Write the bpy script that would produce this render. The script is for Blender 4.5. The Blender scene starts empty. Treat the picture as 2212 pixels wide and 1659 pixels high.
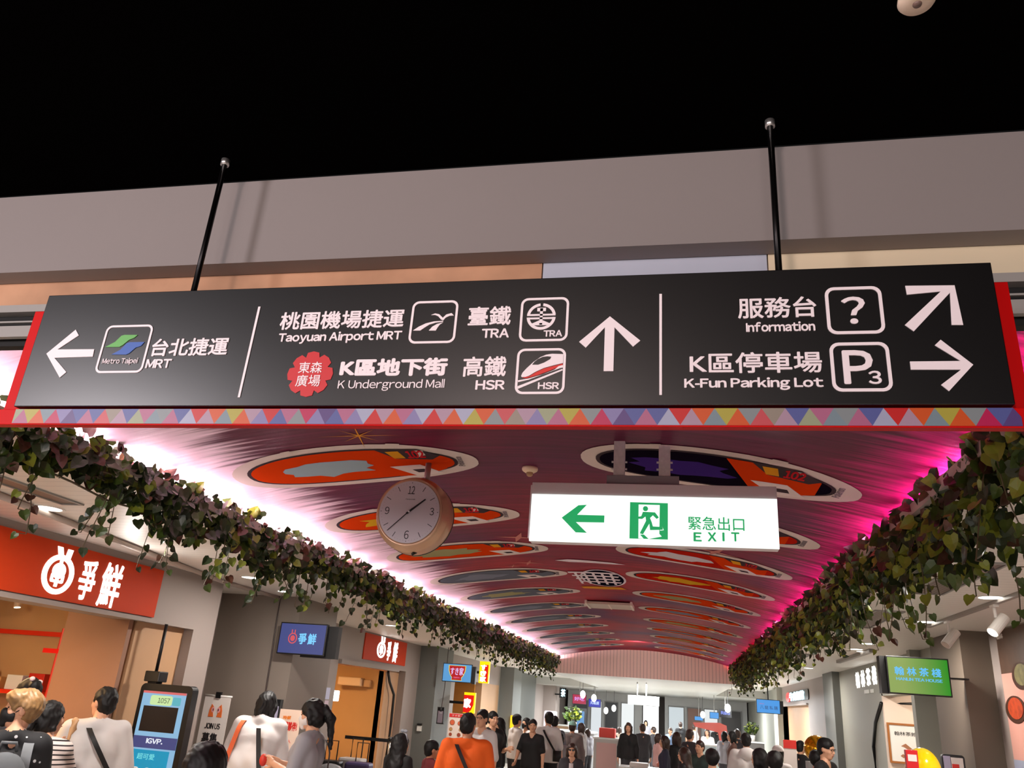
import bpy, bmesh, math, random
import numpy as np
from mathutils import Vector, Matrix

sc = bpy.context.scene
C = sc.collection
random.seed(7)

# ---------------------------------------------------------------- camera (eye 1.8 m, pitched up, rolled a little)
FPX, PX, PY, EYE = 1723.0, 1106.0, 829.5, 1.8
_F = np.array([366.0, -713.5, -FPX]); _F /= np.linalg.norm(_F)
_U = np.array([327.0, 4330.5, -FPX]); _U -= _F * (_U @ _F); _U /= np.linalg.norm(_U)
_R = np.cross(_F, _U)
CM = np.stack([_R, _F, _U])
cam_d = bpy.data.cameras.new('camera')
cam_d.sensor_width = 36.0
cam_d.lens = 36.0 * FPX / 2212.0
cam_d.clip_end = 300
cam = bpy.data.objects.new('camera', cam_d)
C.objects.link(cam)
m4 = Matrix.Identity(4)
for i in range(3):
    for j in range(3):
        m4[i][j] = CM[i, j]
m4.translation = (0, 0, EYE)
cam.matrix_world = m4
sc.camera = cam


def ray(x, y):
    return CM @ np.array([x - PX, -(y - PY), -FPX])


def at(x, y, ax, val):
    """the real point where the sight line through a measured pixel meets the plane ax = val"""
    d = ray(x, y); k = 'xyz'.index(ax)
    o = np.array([0, 0, EYE])
    return o + d * ((val - o[k]) / d[k])


# ---------------------------------------------------------------- world, exposure, lamps
w = bpy.data.worlds.new('world'); sc.world = w; w.use_nodes = True
w.node_tree.nodes['Background'].inputs[0].default_value = (0.05, 0.047, 0.047, 1)
w.node_tree.nodes['Background'].inputs[1].default_value = 0.15
sc.view_settings.view_transform = 'Standard'
sc.view_settings.look = 'None'
sc.view_settings.exposure = 0.0
sc.view_settings.gamma = 1.0
sc.view_settings.use_curve_mapping = False
sc.cycles.max_bounces = 6
sc.cycles.diffuse_bounces = 4
sc.cycles.glossy_bounces = 3
sc.cycles.transmission_bounces = 4
sc.cycles.sample_clamp_indirect = 4.0

CEIL, LW1, LW, RW, VEND = 2.83, -5.06, -5.75, 3.16, 21.0


def lamp(name, typ, loc, power, col, size=0.3, rot=(0, 0, 0), size_y=None, spot=None):
    d = bpy.data.lights.new(name, typ)
    d.energy = power; d.color = col
    if typ == 'AREA':
        d.size = size
        if size_y:
            d.shape = 'RECTANGLE'; d.size_y = size_y
        else:
            d.shape = 'DISK'
    else:
        d.shadow_soft_size = size
    if spot:
        d.spot_size = math.radians(spot); d.spot_blend = 0.6
    o = bpy.data.objects.new(name, d)
    o.location = loc; o.rotation_euler = rot
    C.objects.link(o)
    return o


WARM, NEUT, COOL = (1, 0.80, 0.62), (1, 0.93, 0.86), (0.93, 0.97, 1.0)
# lamps of the entrance hall behind the viewer; the last is an added fill
lamp('hall_lamp_and_fill', 'AREA', (-4.4, -1.8, 3.1), 165, (1, 0.92, 0.95), 0.8, (math.radians(58), 0, math.radians(-50)))
lamp('hall_lamp_and_fill', 'AREA', (-1.3, -3.0, 3.1), 96, (1, 0.78, 0.73), 0.6, (math.radians(62), 0, math.radians(-10)))
lamp('hall_lamp_and_fill', 'AREA', (-0.8, -7.4, 1.9), 215, (1, 0.93, 0.90), 5.0, (math.radians(90), 0, 0), size_y=1.6)  # wide fill added to brighten surfaces facing the viewer
# rows of ceiling lamps along both side aisles
for yy in (4.5, 8.2, 12.5, 17.0):
    lamp('aisle_lamp', 'AREA', (-3.9, yy, CEIL - 0.06), 54, NEUT, 0.22)
    lamp('aisle_lamp', 'AREA', (2.2, yy + 1.2, CEIL - 0.06), 56, NEUT, 0.22)
# open floor further back
for yy in (24, 29, 35):
    for xx in (-3.5, -0.9, 1.8):
        lamp('concourse_lamp', 'AREA', (xx, yy, 2.5), 200, COOL, 0.5)
lamp('end_wall_fill', 'AREA', (-0.95, 18.2, 3.12), 16, NEUT, 0.2, (math.radians(62), 0, 0))  # added lamp without a fixture, brightens the slatted end wall
# warm shop interiors on the left
lamp('shop_lamp', 'AREA', (-6.7, 5.6, 2.6), 85, (1, 0.62, 0.28), 0.8)
lamp('shop_lamp', 'AREA', (-5.6, 6.0, 2.12), 14, (1, 0.66, 0.36), 0.3)
lamp('shop_lamp', 'AREA', (-6.9, 14.6, 2.5), 60, (1, 0.62, 0.30), 0.6)
lamp('shop_lamp', 'AREA', (4.2, 13.6, 2.6), 40, (1, 0.85, 0.7), 0.5)
lamp('track_lamp', 'SPOT', (2.5, 7.3, 2.62), 70, (1, 0.80, 0.55), 0.05, (math.radians(35), 0, math.radians(-100)), spot=80)


# ---------------------------------------------------------------- materials
def lin(c):
    return tuple(((v / 255.0) / 12.92 if v / 255.0 <= 0.04045 else ((v / 255.0 + 0.055) / 1.055) ** 2.4) for v in c)


MATS = {}


def mat(name, rgb=(200, 200, 200), rough=0.6, metal=0.0, emit=None, es=1.0, spec=0.5, trans=0.0, noise=0.0, nscale=6.0, coat=0.0, alpha=1.0):
    if name in MATS:
        return MATS[name]
    m = bpy.data.materials.new(name); m.use_nodes = True
    nt = m.node_tree; b = nt.nodes['Principled BSDF']
    c = lin(rgb)
    b.inputs['Base Color'].default_value = (*c, 1)
    b.inputs['Roughness'].default_value = rough
    b.inputs['Metallic'].default_value = metal
    b.inputs['Specular IOR Level'].default_value = spec
    b.inputs['Coat Weight'].default_value = coat
    if alpha < 1:
        b.inputs['Alpha'].default_value = alpha
    if trans:
        b.inputs['Transmission Weight'].default_value = trans
    if emit is not None:
        b.inputs['Emission Color'].default_value = (*lin(emit), 1)
        b.inputs['Emission Strength'].default_value = es
    if noise > 0:
        tc = nt.nodes.new('ShaderNodeTexCoord'); n = nt.nodes.new('ShaderNodeTexNoise')
        n.inputs['Scale'].default_value = nscale; n.inputs['Detail'].default_value = 4
        mx = nt.nodes.new('ShaderNodeMix'); mx.data_type = 'RGBA'
        mx.inputs[6].default_value = (*[v * (1 - noise) for v in c], 1)
        mx.inputs[7].default_value = (*[min(1, v * (1 + noise)) for v in c], 1)
        nt.links.new(tc.outputs['Object'], n.inputs['Vector'])
        nt.links.new(n.outputs['Fac'], mx.inputs[0])
        nt.links.new(mx.outputs[2], b.inputs['Base Color'])
    MATS[name] = m
    return m


def nodes_of(m):
    nt = m.node_tree
    return nt, nt.nodes['Principled BSDF'], nt.nodes.new, nt.links.new


def glow(name, rgb=None, es=1.0):
    """a self-lit face (screen, light box, lamp)"""
    if name in MATS:
        return MATS[name]
    return mat(name, (10, 10, 10), 0.35, emit=rgb, es=es)


def planks(name, rgb, axis, period, gap=0.04, dark=0.45, rough=0.5, bump=0.0):
    """boards laid side by side: thin darker joints every `period` metres along `axis`"""
    if name in MATS:
        return MATS[name]
    m = mat(name, rgb, rough); nt, b, N, L = nodes_of(m)
    tc = N('ShaderNodeTexCoord'); sp = N('ShaderNodeSeparateXYZ'); L(tc.outputs['Object'], sp.inputs[0])
    d = N('ShaderNodeMath'); d.operation = 'DIVIDE'; L(sp.outputs['XYZ'.index(axis)], d.inputs[0]); d.inputs[1].default_value = period
    fr = N('ShaderNodeMath'); fr.operation = 'FRACT'; L(d.outputs[0], fr.inputs[0])
    lt = N('ShaderNodeMath'); lt.operation = 'LESS_THAN'; L(fr.outputs[0], lt.inputs[0]); lt.inputs[1].default_value = gap
    mx = N('ShaderNodeMix'); mx.data_type = 'RGBA'; c = lin(rgb)
    mx.inputs[6].default_value = (*c, 1); mx.inputs[7].default_value = (*[v * dark for v in c], 1)
    L(lt.outputs[0], mx.inputs[0]); L(mx.outputs[2], b.inputs['Base Color'])
    if bump:
        bp = N('ShaderNodeBump'); bp.inputs['Distance'].default_value = bump
        L(lt.outputs[0], bp.inputs['Height']); bp.invert = True
        L(bp.outputs[0], b.inputs['Normal'])
    return m


# ---------------------------------------------------------------- mesh helpers
class MB:
    def __init__(s):
        s.v = []; s.f = []; s.m = []

    def add(s, vs, fs, m=0):
        o = len(s.v)
        s.v += [tuple(float(c) for c in p) for p in vs]
        s.f += [tuple(i + o for i in q) for q in fs]
        s.m += [m] * len(fs)
        return s

    def box(s, a, b, m=0):
        x0, x1 = sorted((a[0], b[0])); y0, y1 = sorted((a[1], b[1])); z0, z1 = sorted((a[2], b[2]))
        v = [(x0, y0, z0), (x1, y0, z0), (x1, y1, z0), (x0, y1, z0), (x0, y0, z1), (x1, y0, z1), (x1, y1, z1), (x0, y1, z1)]
        return s.add(v, [(0, 3, 2, 1), (4, 5, 6, 7), (0, 1, 5, 4), (1, 2, 6, 5), (2, 3, 7, 6), (3, 0, 4, 7)], m)

    def prism(s, pts, fr, w0, w1, m=0):
        """outline pts (u, v) mapped by frame fr and given thickness from w0 (back) to w1 (front)"""
        n = len(pts)
        area = sum(pts[i][0] * pts[(i + 1) % n][1] - pts[(i + 1) % n][0] * pts[i][1] for i in range(n))
        if area < 0:
            pts = pts[::-1]
        vs = [fr(u, v, w1) for u, v in pts] + [fr(u, v, w0) for u, v in pts]
        fs = [tuple(range(n)), tuple(range(2 * n - 1, n - 1, -1))]
        fs += [(i, i + n, (i + 1) % n + n, (i + 1) % n) for i in range(n)]
        return s.add(vs, fs, m)

    def sheet(s, pts, fr, w, m=0, step=.07):
        """a flat outline cut into strips so that it can follow a curved surface"""
        bm = bmesh.new()
        f = bm.faces.new([bm.verts.new((u, v, 0)) for u, v in pts])
        f.normal_update()
        bmesh.ops.triangulate(bm, faces=[f])
        us = [p[0] for p in pts]; u = math.ceil(min(us) / step) * step
        while u < max(us):
            bmesh.ops.bisect_plane(bm, geom=bm.verts[:] + bm.edges[:] + bm.faces[:], plane_co=(u, 0, 0), plane_no=(1, 0, 0), dist=1e-5)
            u += step
        bm.verts.index_update()
        vs = [fr(v.co.x, v.co.y, w) for v in bm.verts]; fs = [tuple(v.index for v in q.verts) for q in bm.faces]
        bm.free()
        return s.add(vs, fs, m)

    def ring(s, outer, inner, fr, w0, w1, m=0):
        n = len(outer)
        vs = [fr(u, v, w1) for u, v in outer] + [fr(u, v, w1) for u, v in inner] + [fr(u, v, w0) for u, v in outer] + [fr(u, v, w0) for u, v in inner]
        fs = []
        for i in range(n):
            j = (i + 1) % n
            fs += [(i, j, n + j, n + i), (2 * n + i, 2 * n + j, j, i), (n + i, n + j, 3 * n + j, 3 * n + i)]
        return s.add(vs, fs, m)

    def tube(s, path, r, m=0, n=8, caps=True):
        path = [Vector(p) for p in path]
        rs = r if isinstance(r, (list, tuple)) else [r] * len(path)
        vs = []; fs = []
        for i, p in enumerate(path):
            t = (path[min(i + 1, len(path) - 1)] - path[max(i - 1, 0)])
            t = t.normalized() if t.length > 1e-9 else Vector((0, 0, 1))
            a = t.cross(Vector((0, 0, 1)))
            if a.length < 1e-3:
                a = t.cross(Vector((1, 0, 0)))
            a.normalize(); b = t.cross(a)
            for k in range(n):
                ang = 2 * math.pi * k / n
                vs.append(p + (a * math.cos(ang) + b * math.sin(ang)) * rs[i])
        for i in range(len(path) - 1):
            for k in range(n):
                k2 = (k + 1) % n
                fs.append((i * n + k, i * n + k2, (i + 1) * n + k2, (i + 1) * n + k))
        if caps:
            fs.append(tuple(range(n - 1, -1, -1))); q = (len(path) - 1) * n
            fs.append(tuple(range(q, q + n)))
        return s.add(vs, fs, m)

    def lathe(s, prof, fr, m=0, n=32):
        """profile (radius, w) turned about the frame's w axis"""
        vs = []; fs = []
        for r, w_ in prof:
            for k in range(n):
                a = 2 * math.pi * k / n
                vs.append(fr(r * math.cos(a), r * math.sin(a), w_))
        for i in range(len(prof) - 1):
            for k in range(n):
                k2 = (k + 1) % n
                fs.append((i * n + k, i * n + k2, (i + 1) * n + k2, (i + 1) * n + k))
        fs.append(tuple(range(n - 1, -1, -1))); q = (len(prof) - 1) * n
        fs.append(tuple(range(q, q + n)))
        return s.add(vs, fs, m)

    def ell(s, c, r, m=0, n=16, k=10):
        vs = []; fs = []
        for i in range(1, k):
            t = math.pi * i / k
            for j in range(n):
                a = 2 * math.pi * j / n
                vs.append((c[0] + r[0] * math.sin(t) * math.cos(a), c[1] + r[1] * math.sin(t) * math.sin(a), c[2] + r[2] * math.cos(t)))
        top = len(vs); vs += [(c[0], c[1], c[2] + r[2]), (c[0], c[1], c[2] - r[2])]
        for i in range(k - 2):
            for j in range(n):
                j2 = (j + 1) % n
                fs.append((i * n + j, (i + 1) * n + j, (i + 1) * n + j2, i * n + j2))
        for j in range(n):
            j2 = (j + 1) % n
            fs.append((top, j, j2)); fs.append((top + 1, (k - 2) * n + j2, (k - 2) * n + j))
        return s.add(vs, fs, m)

    def text(s, body, box, fr, w0, w1, m=0, bold=0.0, italic=0.0):
        """lettering fitted into box (u0, v0, u1, v1) on the frame, with thickness; heavier strokes by spreading the outline"""
        vs, fs = glyphs(body)
        x0, y0 = vs[:, 0].min(), vs[:, 1].min(); x1, y1 = vs[:, 0].max(), vs[:, 1].max()
        u0, v0, u1, v1 = box
        bx, by = bold * (u1 - u0) / (x1 - x0), bold * (v1 - v0) / (y1 - y0)
        u0 += abs(bx); u1 -= abs(bx); v0 += abs(by); v1 -= abs(by)
        q = (vs[:, :2] - (x0, y0)) / (x1 - x0, y1 - y0)
        if italic:
            q[:, 0] = (q[:, 0] + italic * q[:, 1]) / (1 + italic)
        front = vs[:, 2] > 0
        offs = [(0, 0)] if bold <= 0 else [(math.cos(k * math.pi / 4) * bx, math.sin(k * math.pi / 4) * by) for k in range(8)]
        for k, (dx, dy) in enumerate(offs):
            P = [fr(u0 + (u1 - u0) * a + dx, v0 + (v1 - v0) * b + dy, w1 + k * 8e-5 if f else w0) for (a, b), f in zip(q, front)]
            s.add(P, fs, m)
        return s


_G = {}


def glyph_mesh(body):
    c = bpy.data.curves.new('lettering', 'FONT')
    c.body = body; c.extrude = 0.05; c.resolution_u = 3
    o = bpy.data.objects.new('lettering', c); C.objects.link(o)
    bpy.context.view_layer.update()
    me = bpy.data.meshes.new_from_object(o.evaluated_get(bpy.context.evaluated_depsgraph_get()))
    vs = np.array([tuple(v.co) for v in me.vertices]).reshape(-1, 3); fs = [tuple(p.vertices) for p in me.polygons]
    bpy.data.objects.remove(o); bpy.data.curves.remove(c); bpy.data.meshes.remove(me)
    return vs, fs


def glyphs(body):
    """meshes of a line of lettering; latin letters are set one by one from the plain sans full-width forms"""
    if body in _G:
        return _G[body]
    if any(ord(ch) > 0x2E00 for ch in body):
        _G[body] = glyph_mesh(body)
        return _G[body]
    x = 0.0; V = []; Fs = []; k = 0
    for ch in body:
        if ch == ' ':
            x += 0.24; continue
        key = chr(ord(ch) + 0xFEE0) if 33 <= ord(ch) <= 126 else ch
        if key not in _G:
            bar = {'I': (0, 0, .085, .733), 'l': (0, 0, .078, .79), '-': (0, .24, .25, .315)}.get(ch)
            if bar:                                    # plain strokes
                a_, b_, c_, d_ = bar
                _G[key] = (np.array([(u, v, w_) for w_ in (-.05, .05) for u, v in ((a_, b_), (c_, b_), (c_, d_), (a_, d_))]), [(3, 2, 1, 0), (4, 5, 6, 7), (0, 1, 5, 4), (1, 2, 6, 5), (2, 3, 7, 6), (3, 0, 4, 7)])
            else:
                _G[key] = glyph_mesh(key)
        vs, fs = _G[key]
        a, b = vs[:, 0].min(), vs[:, 0].max()
        V.append(vs + (x - a, 0, 0)); Fs += [tuple(i + k for i in f) for f in fs]
        k += len(vs); x += b - a + (0.075 if ch not in 'TLrt1' else 0.05)
    _G[body] = (np.concatenate(V), Fs)
    return _G[body]


def mesh_of(name, mb, mats, smooth=False):
    me = bpy.data.meshes.new(name)
    me.from_pydata(mb.v, [], mb.f); me.update()
    mats = mats if isinstance(mats, (list, tuple)) else [mats]
    for m in mats:
        me.materials.append(m)
    if len(mats) > 1:
        me.polygons.foreach_set('material_index', mb.m)
    if smooth:
        me.polygons.foreach_set('use_smooth', [True] * len(me.polygons))
    return me


def put(name, mb, mats, parent=None, smooth=False, bevel=0.0, label=None, world=True):
    """links the mesh as one object; with a parent the mesh stays where its world coordinates say"""
    o = bpy.data.objects.new(name, mesh_of(name, mb, mats, smooth)); C.objects.link(o)
    if parent is not None:
        o.parent = parent
        if world:
            b = base_of(parent)
            o.location = tuple(-c for c in b)
    if bevel:
        md = o.modifiers.new('bevel', 'BEVEL'); md.width = bevel; md.segments = 2; md.limit_method = 'ANGLE'
    if label:
        o['label'] = label
    return o


def base_of(p):
    b = Vector((0, 0, 0))
    while p is not None:
        b = b + Vector(p.location); p = p.parent
    return b


def thing(name, label, cat, loc=(0, 0, 0), rotz=0.0, group=None):
    o = bpy.data.objects.new(name, None); C.objects.link(o)
    o.empty_display_size = 0.1
    o.location = tuple(float(c) for c in loc); o.rotation_euler = (0, 0, rotz)
    return tag(o, label, cat, group)


def tag(o, label, cat, group=None):
    o['label'] = label; o['category'] = cat
    if group:
        o['group'] = group
    return o


def struct(name, mb, mats, smooth=False):
    o = put(name, mb, mats, smooth=smooth); o['kind'] = 'structure'
    return o


def FY(y0):      # plane facing the viewer (-Y): u = x, v = z, w = towards the viewer
    return lambda u, v, w_: (u, y0 - w_, v)


def FXl(x0):     # left wall, faces +X: u = y
    return lambda u, v, w_: (x0 + w_, u, v)


def FXr(x0):     # right wall, faces -X: u = -y
    return lambda u, v, w_: (x0 - w_, -u, v)


def rrect(u0, v0, u1, v1, r, k=5):
    out = []
    for cx, cy, a0 in ((u1 - r, v1 - r, 0), (u0 + r, v1 - r, 90), (u0 + r, v0 + r, 180), (u1 - r, v0 + r, 270)):
        for i in range(k + 1):
            a = math.radians(a0 + 90 * i / k)
            out.append((cx + r * math.cos(a), cy + r * math.sin(a)))
    return out


def circ(cx, cy, rx, ry=None, n=32, a0=0, a1=360):
    ry = rx if ry is None else ry
    e = n if (a1 - a0) >= 360 else n + 1
    return [(cx + rx * math.cos(math.radians(a0 + (a1 - a0) * i / n)), cy + ry * math.sin(math.radians(a0 + (a1 - a0) * i / n))) for i in range(e)]

# ================================================================ SETTING
FLOOR = mat('floor_tile', (196, 192, 184), 0.25, noise=0.05, nscale=2.0)
nt, b, N, L = nodes_of(FLOOR)
WALL = mat('wall_paint', (150, 138, 132), 0.6)
WALLG = mat('wall_paint_grey_green', (146, 146, 136), 0.6)
WALLD = mat('wall_paint_dark_grey', (104, 106, 102), 0.6)
BEIGE = mat('beige_panel', (184, 144, 108), 0.55, noise=0.06, nscale=3)
SHOPW = mat('ochre_plaster', (200, 160, 110), 0.7, noise=0.12, nscale=1.5)
BROWN = mat('brown_panel', (146, 106, 84), 0.6, noise=0.06, nscale=2)
BLACK = mat('black_paint', (5, 4, 4), 0.95, spec=0.0)
BEAM = mat('beam_paint', (136, 127, 125), 0.75, noise=0.04, nscale=1.2)
CEILM = planks('ceiling_board', (240, 234, 226), 'Y', 0.115, 0.035, 0.55, 0.45)
FARC = planks('far_ceiling_board', (190, 188, 182), 'Y', 0.6, 0.03, 0.7, 0.4)
TRIMG = mat('grey_trim', (150, 146, 142), 0.5)
DARK = mat('dark_gap', (12, 11, 11), 0.8)

struct('floor', MB().box((-13, -8, -0.1), (9, 60, 0)), FLOOR)
struct('ceiling_black', MB().box((-13, -8, 3.405), (9, 2.06, 3.45)), BLACK)
struct('beam', MB().box((-13, 2.06, 3.077), (9, 2.137, 3.40)), BEAM)
# mirror steel fascia behind the beam; reflections painted as panel colours
FASC_WARM = mat('fascia_warm_reflection', (206, 158, 126), 0.3, 0.3, noise=0.5, nscale=4.0)
FASC_BLUE = mat('fascia_blue_reflection', (200, 206, 222), 0.3, 0.3, noise=0.08, nscale=5.0)
FASC_CREAM = mat('fascia_cream_reflection', (246, 228, 196), 0.35, 0.3, noise=0.1, nscale=2.0)
xs1 = at(1172, 600, 'y', 2.16)[0]; xs2 = at(1655, 570, 'y', 2.16)[0]; xs3 = at(1880, 560, 'y', 2.16)[0]
struct('trim_1', MB().box((-13, 2.14, 2.985), (xs1, 2.18, 3.20)), FASC_WARM)
struct('trim_2', MB().box((xs1 + .004, 2.14, 2.985), (xs2, 2.18, 3.20)), FASC_BLUE)
struct('trim_3', MB().box((xs2 + .004, 2.14, 2.985), (9, 2.18, 3.20)), FASC_CREAM)
struct('trim_4', MB().box((-13, 2.13, 2.957), (9, 2.18, 2.985)).box((-13, 2.13, 2.86), (9, 2.15, 2.902)).box((-13, 2.13, 2.915), (9, 2.14, 2.921)), TRIMG)
struct('trim_5', MB().box((-13, 2.165, 2.84), (9, 2.2, 2.96)), DARK)

# side ceilings and the lips that hide the cove lights
struct('ceiling_left', MB().box((-13, 2.15, CEIL), (-3.0, VEND, CEIL + .012)).box((-13, VEND, CEIL), (-3.2, 34, CEIL + .012)), CEILM)
struct('ceiling_right', MB().box((1.17, 2.15, CEIL), (9, VEND, CEIL + .012)).box((1.3, VEND, CEIL), (9, 34, CEIL + .012)), CEILM)
LIP = mat('lip_paint', (190, 176, 172), 0.5)
struct('trim_6', MB().box((-3.02, 2.15, CEIL - .01), (-2.99, VEND, 2.875)), LIP)
struct('trim_7', MB().box((1.15, 2.15, CEIL - .01), (1.18, VEND, 2.875)), LIP)

# printed metal vault
VX, VW, VS, VTOP = -0.95, 2.40, 0.34, 3.20
VR = (VW * VW + VS * VS) / (2 * VS); VZ = VTOP - VR


def vz(x, off=0.0):
    return VZ + math.sqrt((VR - off) ** 2 - (x - VX) ** 2)


def on_vault(px, py):
    d = ray(px, py)
    a = d[0] ** 2 + d[2] ** 2; bb = 2 * (-VX * d[0] + (EYE - VZ) * d[2]); c = VX ** 2 + (EYE - VZ) ** 2 - VR * VR
    t = (-bb + math.sqrt(bb * bb - 4 * a * c)) / (2 * a)
    return np.array([0, 0, EYE]) + t * d


def vault_material():
    m = mat('printed_vault', (120, 20, 40), 0.3, spec=0.3); nt, b, N, L = nodes_of(m)
    tc = N('ShaderNodeTexCoord'); sp = N('ShaderNodeSeparateXYZ'); L(tc.outputs['Object'], sp.inputs[0])
    # print: crimson fading to violet, drawn out in long streaks across the strips
    mp = N('ShaderNodeMapping'); mp.inputs['Scale'].default_value = (0.55, 0.5, 1); L(tc.outputs['Object'], mp.inputs[0])
    n1 = N('ShaderNodeTexNoise'); n1.inputs['Scale'].default_value = 1.0; n1.inputs['Detail'].default_value = 2; L(mp.outputs[0], n1.inputs['Vector'])
    r1 = N('ShaderNodeValToRGB'); L(n1.outputs['Fac'], r1.inputs[0])
    e = r1.color_ramp.elements
    e[0].position = 0.36; e[0].color = (*lin((94, 22, 66)), 1)
    e[1].position = 0.60; e[1].color = (*lin((158, 22, 36)), 1)
    k = e.new(0.48); k.color = (*lin((134, 11, 40)), 1)
    # violet towards the near end
    mr = N('ShaderNodeMapRange'); mr.inputs['From Min'].default_value = 3.0; mr.inputs['From Max'].default_value = 8.5
    L(sp.outputs[1], mr.inputs[0])
    mx = N('ShaderNodeMix'); mx.data_type = 'RGBA'; L(mr.outputs[0], mx.inputs[0])
    mx.inputs[6].default_value = (*lin((88, 22, 56)), 1); L(r1.outputs[0], mx.inputs[7])
    mp2 = N('ShaderNodeMapping'); mp2.inputs['Scale'].default_value = (0.6, 14, 1); L(tc.outputs['Object'], mp2.inputs[0])
    n2 = N('ShaderNodeTexNoise'); n2.inputs['Scale'].default_value = 1.6; n2.inputs['Detail'].default_value = 5; L(mp2.outputs[0], n2.inputs['Vector'])
    r2 = N('ShaderNodeValToRGB'); L(n2.outputs['Fac'], r2.inputs[0])
    r2.color_ramp.elements[0].position = 0.35; r2.color_ramp.elements[0].color = (0.72, 0.72, 0.72, 1)
    r2.color_ramp.elements[1].position = 0.72; r2.color_ramp.elements[1].color = (1.35, 1.3, 1.3, 1)
    ml = N('ShaderNodeMix'); ml.data_type = 'RGBA'; ml.blend_type = 'MULTIPLY'; ml.inputs[0].default_value = 1
    L(mx.outputs[2], ml.inputs[6]); L(r2.outputs[0], ml.inputs[7])
    # cove glow painted into the print as edge streaks, white left, hot pink right
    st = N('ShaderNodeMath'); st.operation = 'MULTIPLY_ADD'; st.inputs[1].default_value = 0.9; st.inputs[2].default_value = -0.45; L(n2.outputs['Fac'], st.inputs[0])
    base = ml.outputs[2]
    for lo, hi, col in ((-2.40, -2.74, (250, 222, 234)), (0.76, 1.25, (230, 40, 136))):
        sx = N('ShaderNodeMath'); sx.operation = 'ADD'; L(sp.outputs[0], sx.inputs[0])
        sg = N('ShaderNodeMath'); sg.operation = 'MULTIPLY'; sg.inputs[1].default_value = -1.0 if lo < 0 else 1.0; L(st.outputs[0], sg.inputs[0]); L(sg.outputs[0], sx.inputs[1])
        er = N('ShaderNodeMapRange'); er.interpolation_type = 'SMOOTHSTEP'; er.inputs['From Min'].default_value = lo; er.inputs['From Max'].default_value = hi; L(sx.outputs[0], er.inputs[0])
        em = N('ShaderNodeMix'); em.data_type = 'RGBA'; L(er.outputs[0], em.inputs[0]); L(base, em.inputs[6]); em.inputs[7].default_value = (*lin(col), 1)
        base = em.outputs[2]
    # strip relief (strips run across the hall)
    d = N('ShaderNodeMath'); d.operation = 'MULTIPLY'; d.inputs[1].default_value = 2 * math.pi / 0.1; L(sp.outputs[1], d.inputs[0])
    s = N('ShaderNodeMath'); s.operation = 'SINE'; L(d.outputs[0], s.inputs[0])
    ab = N('ShaderNodeMath'); ab.operation = 'ABSOLUTE'; L(s.outputs[0], ab.inputs[0])
    ad = N('ShaderNodeMath'); ad.operation = 'ADD'; sm = N('ShaderNodeMath'); sm.operation = 'MULTIPLY'; sm.inputs[1].default_value = 0.18; L(ab.outputs[0], sm.inputs[0]); L(sm.outputs[0], ad.inputs[0]); L(n2.outputs['Fac'], ad.inputs[1])
    bp = N('ShaderNodeBump'); bp.inputs['Strength'].default_value = 0.28; bp.inputs['Distance'].default_value = 0.01
    L(ad.outputs[0], bp.inputs['Height'])
    # lacquered metal: a coloured matt coat with a weak, blurred mirror of the hall
    df = N('ShaderNodeBsdfDiffuse'); gl = N('ShaderNodeBsdfGlossy'); gl.inputs['Roughness'].default_value = 0.34
    ms = N('ShaderNodeMixShader'); ms.inputs[0].default_value = 0.09
    L(base, df.inputs[0]); L(bp.outputs[0], df.inputs['Normal']); L(bp.outputs[0], gl.inputs['Normal'])
    L(df.outputs[0], ms.inputs[1]); L(gl.outputs[0], ms.inputs[2]); L(ms.outputs[0], nt.nodes['Material Output'].inputs[0])
    nt.nodes.remove(b)
    return m


mb = MB(); nx, ys = 48, [2.15 + i * (23 - 2.15) / 30 for i in range(31)]
for yv in ys:
    for i in range(nx + 1):
        x = VX - VW + 2 * VW * i / nx
        mb.v.append((x, yv, vz(x)))
for j in range(30):
    for i in range(nx):
        a = j * (nx + 1) + i
        mb.f.append((a, a + nx + 1, a + nx + 2, a + 1)); mb.m.append(0)
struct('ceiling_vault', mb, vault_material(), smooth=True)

# slatted end wall under the vault and the lower ceiling of the far concourse
SLAT = planks('slat_wall', (244, 206, 196), 'X', 0.082, 0.10, 0.35, 0.5)
mb = MB(); pts = [(-3.2, 2.55), (1.3, 2.55)] + [(VX + VW * (1 - i / 16) if i else 1.3, 0) for i in range(0)]
arc = [(1.3 - 4.5 * i / 24, vz(1.3 - 4.5 * i / 24) + .02) for i in range(25)]
mb.prism([(-3.2, 2.55), (1.3, 2.55)] + arc, FY(VEND + .06), 0, .06)
struct('wall_end', mb, SLAT)
struct('ceiling_far', MB().box((-3.2, VEND + .06, 2.55), (1.3, 34, 2.85)).box((-9, 34, 2.55), (8, 47, 2.85)), FARC)
# side walls: left
MW = [WALL, BEIGE, WALLG, WALLD, BROWN, SHOPW]
mb = MB()
mb.box((-5.36, 2.2, 2.27), (LW1, 8.41, CEIL))                       # header over the first shop
mb.box((-5.36, 8.0, 0), (LW1, 8.41, 2.27))                          # pier
mb.box((-5.40, 7.2, 0), (-5.17, 8.0, 2.275), 1)                     # recessed lit panel
mb.box((-9, 8.41, 0), (-5.36, 8.45, CEIL))
struct('wall_left_shop', mb, MW)
mb = MB()
mb.box((-8.7, 1.5, 0), (-8.6, 8.6, CEIL), 5)
mb.box((-8.6, 7.05, 0), (-7.9, 8.4, CEIL), 5)
struct('wall_shop_back', mb, MW)
mb = MB().box((-5.86, 7.08, 0), (-5.17, 7.14, CEIL), 0)
struct('wall_shop_partition', mb, [BROWN])
struct('wall_shop_side', MB().box((-8.6, 8.36, 0), (-5.4, 8.41, CEIL)), SHOPW)
mb = MB()
mb.box((-5.95, 8.45, 0), (LW, 13.62, CEIL))                         # plain wall beside the column
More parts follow.
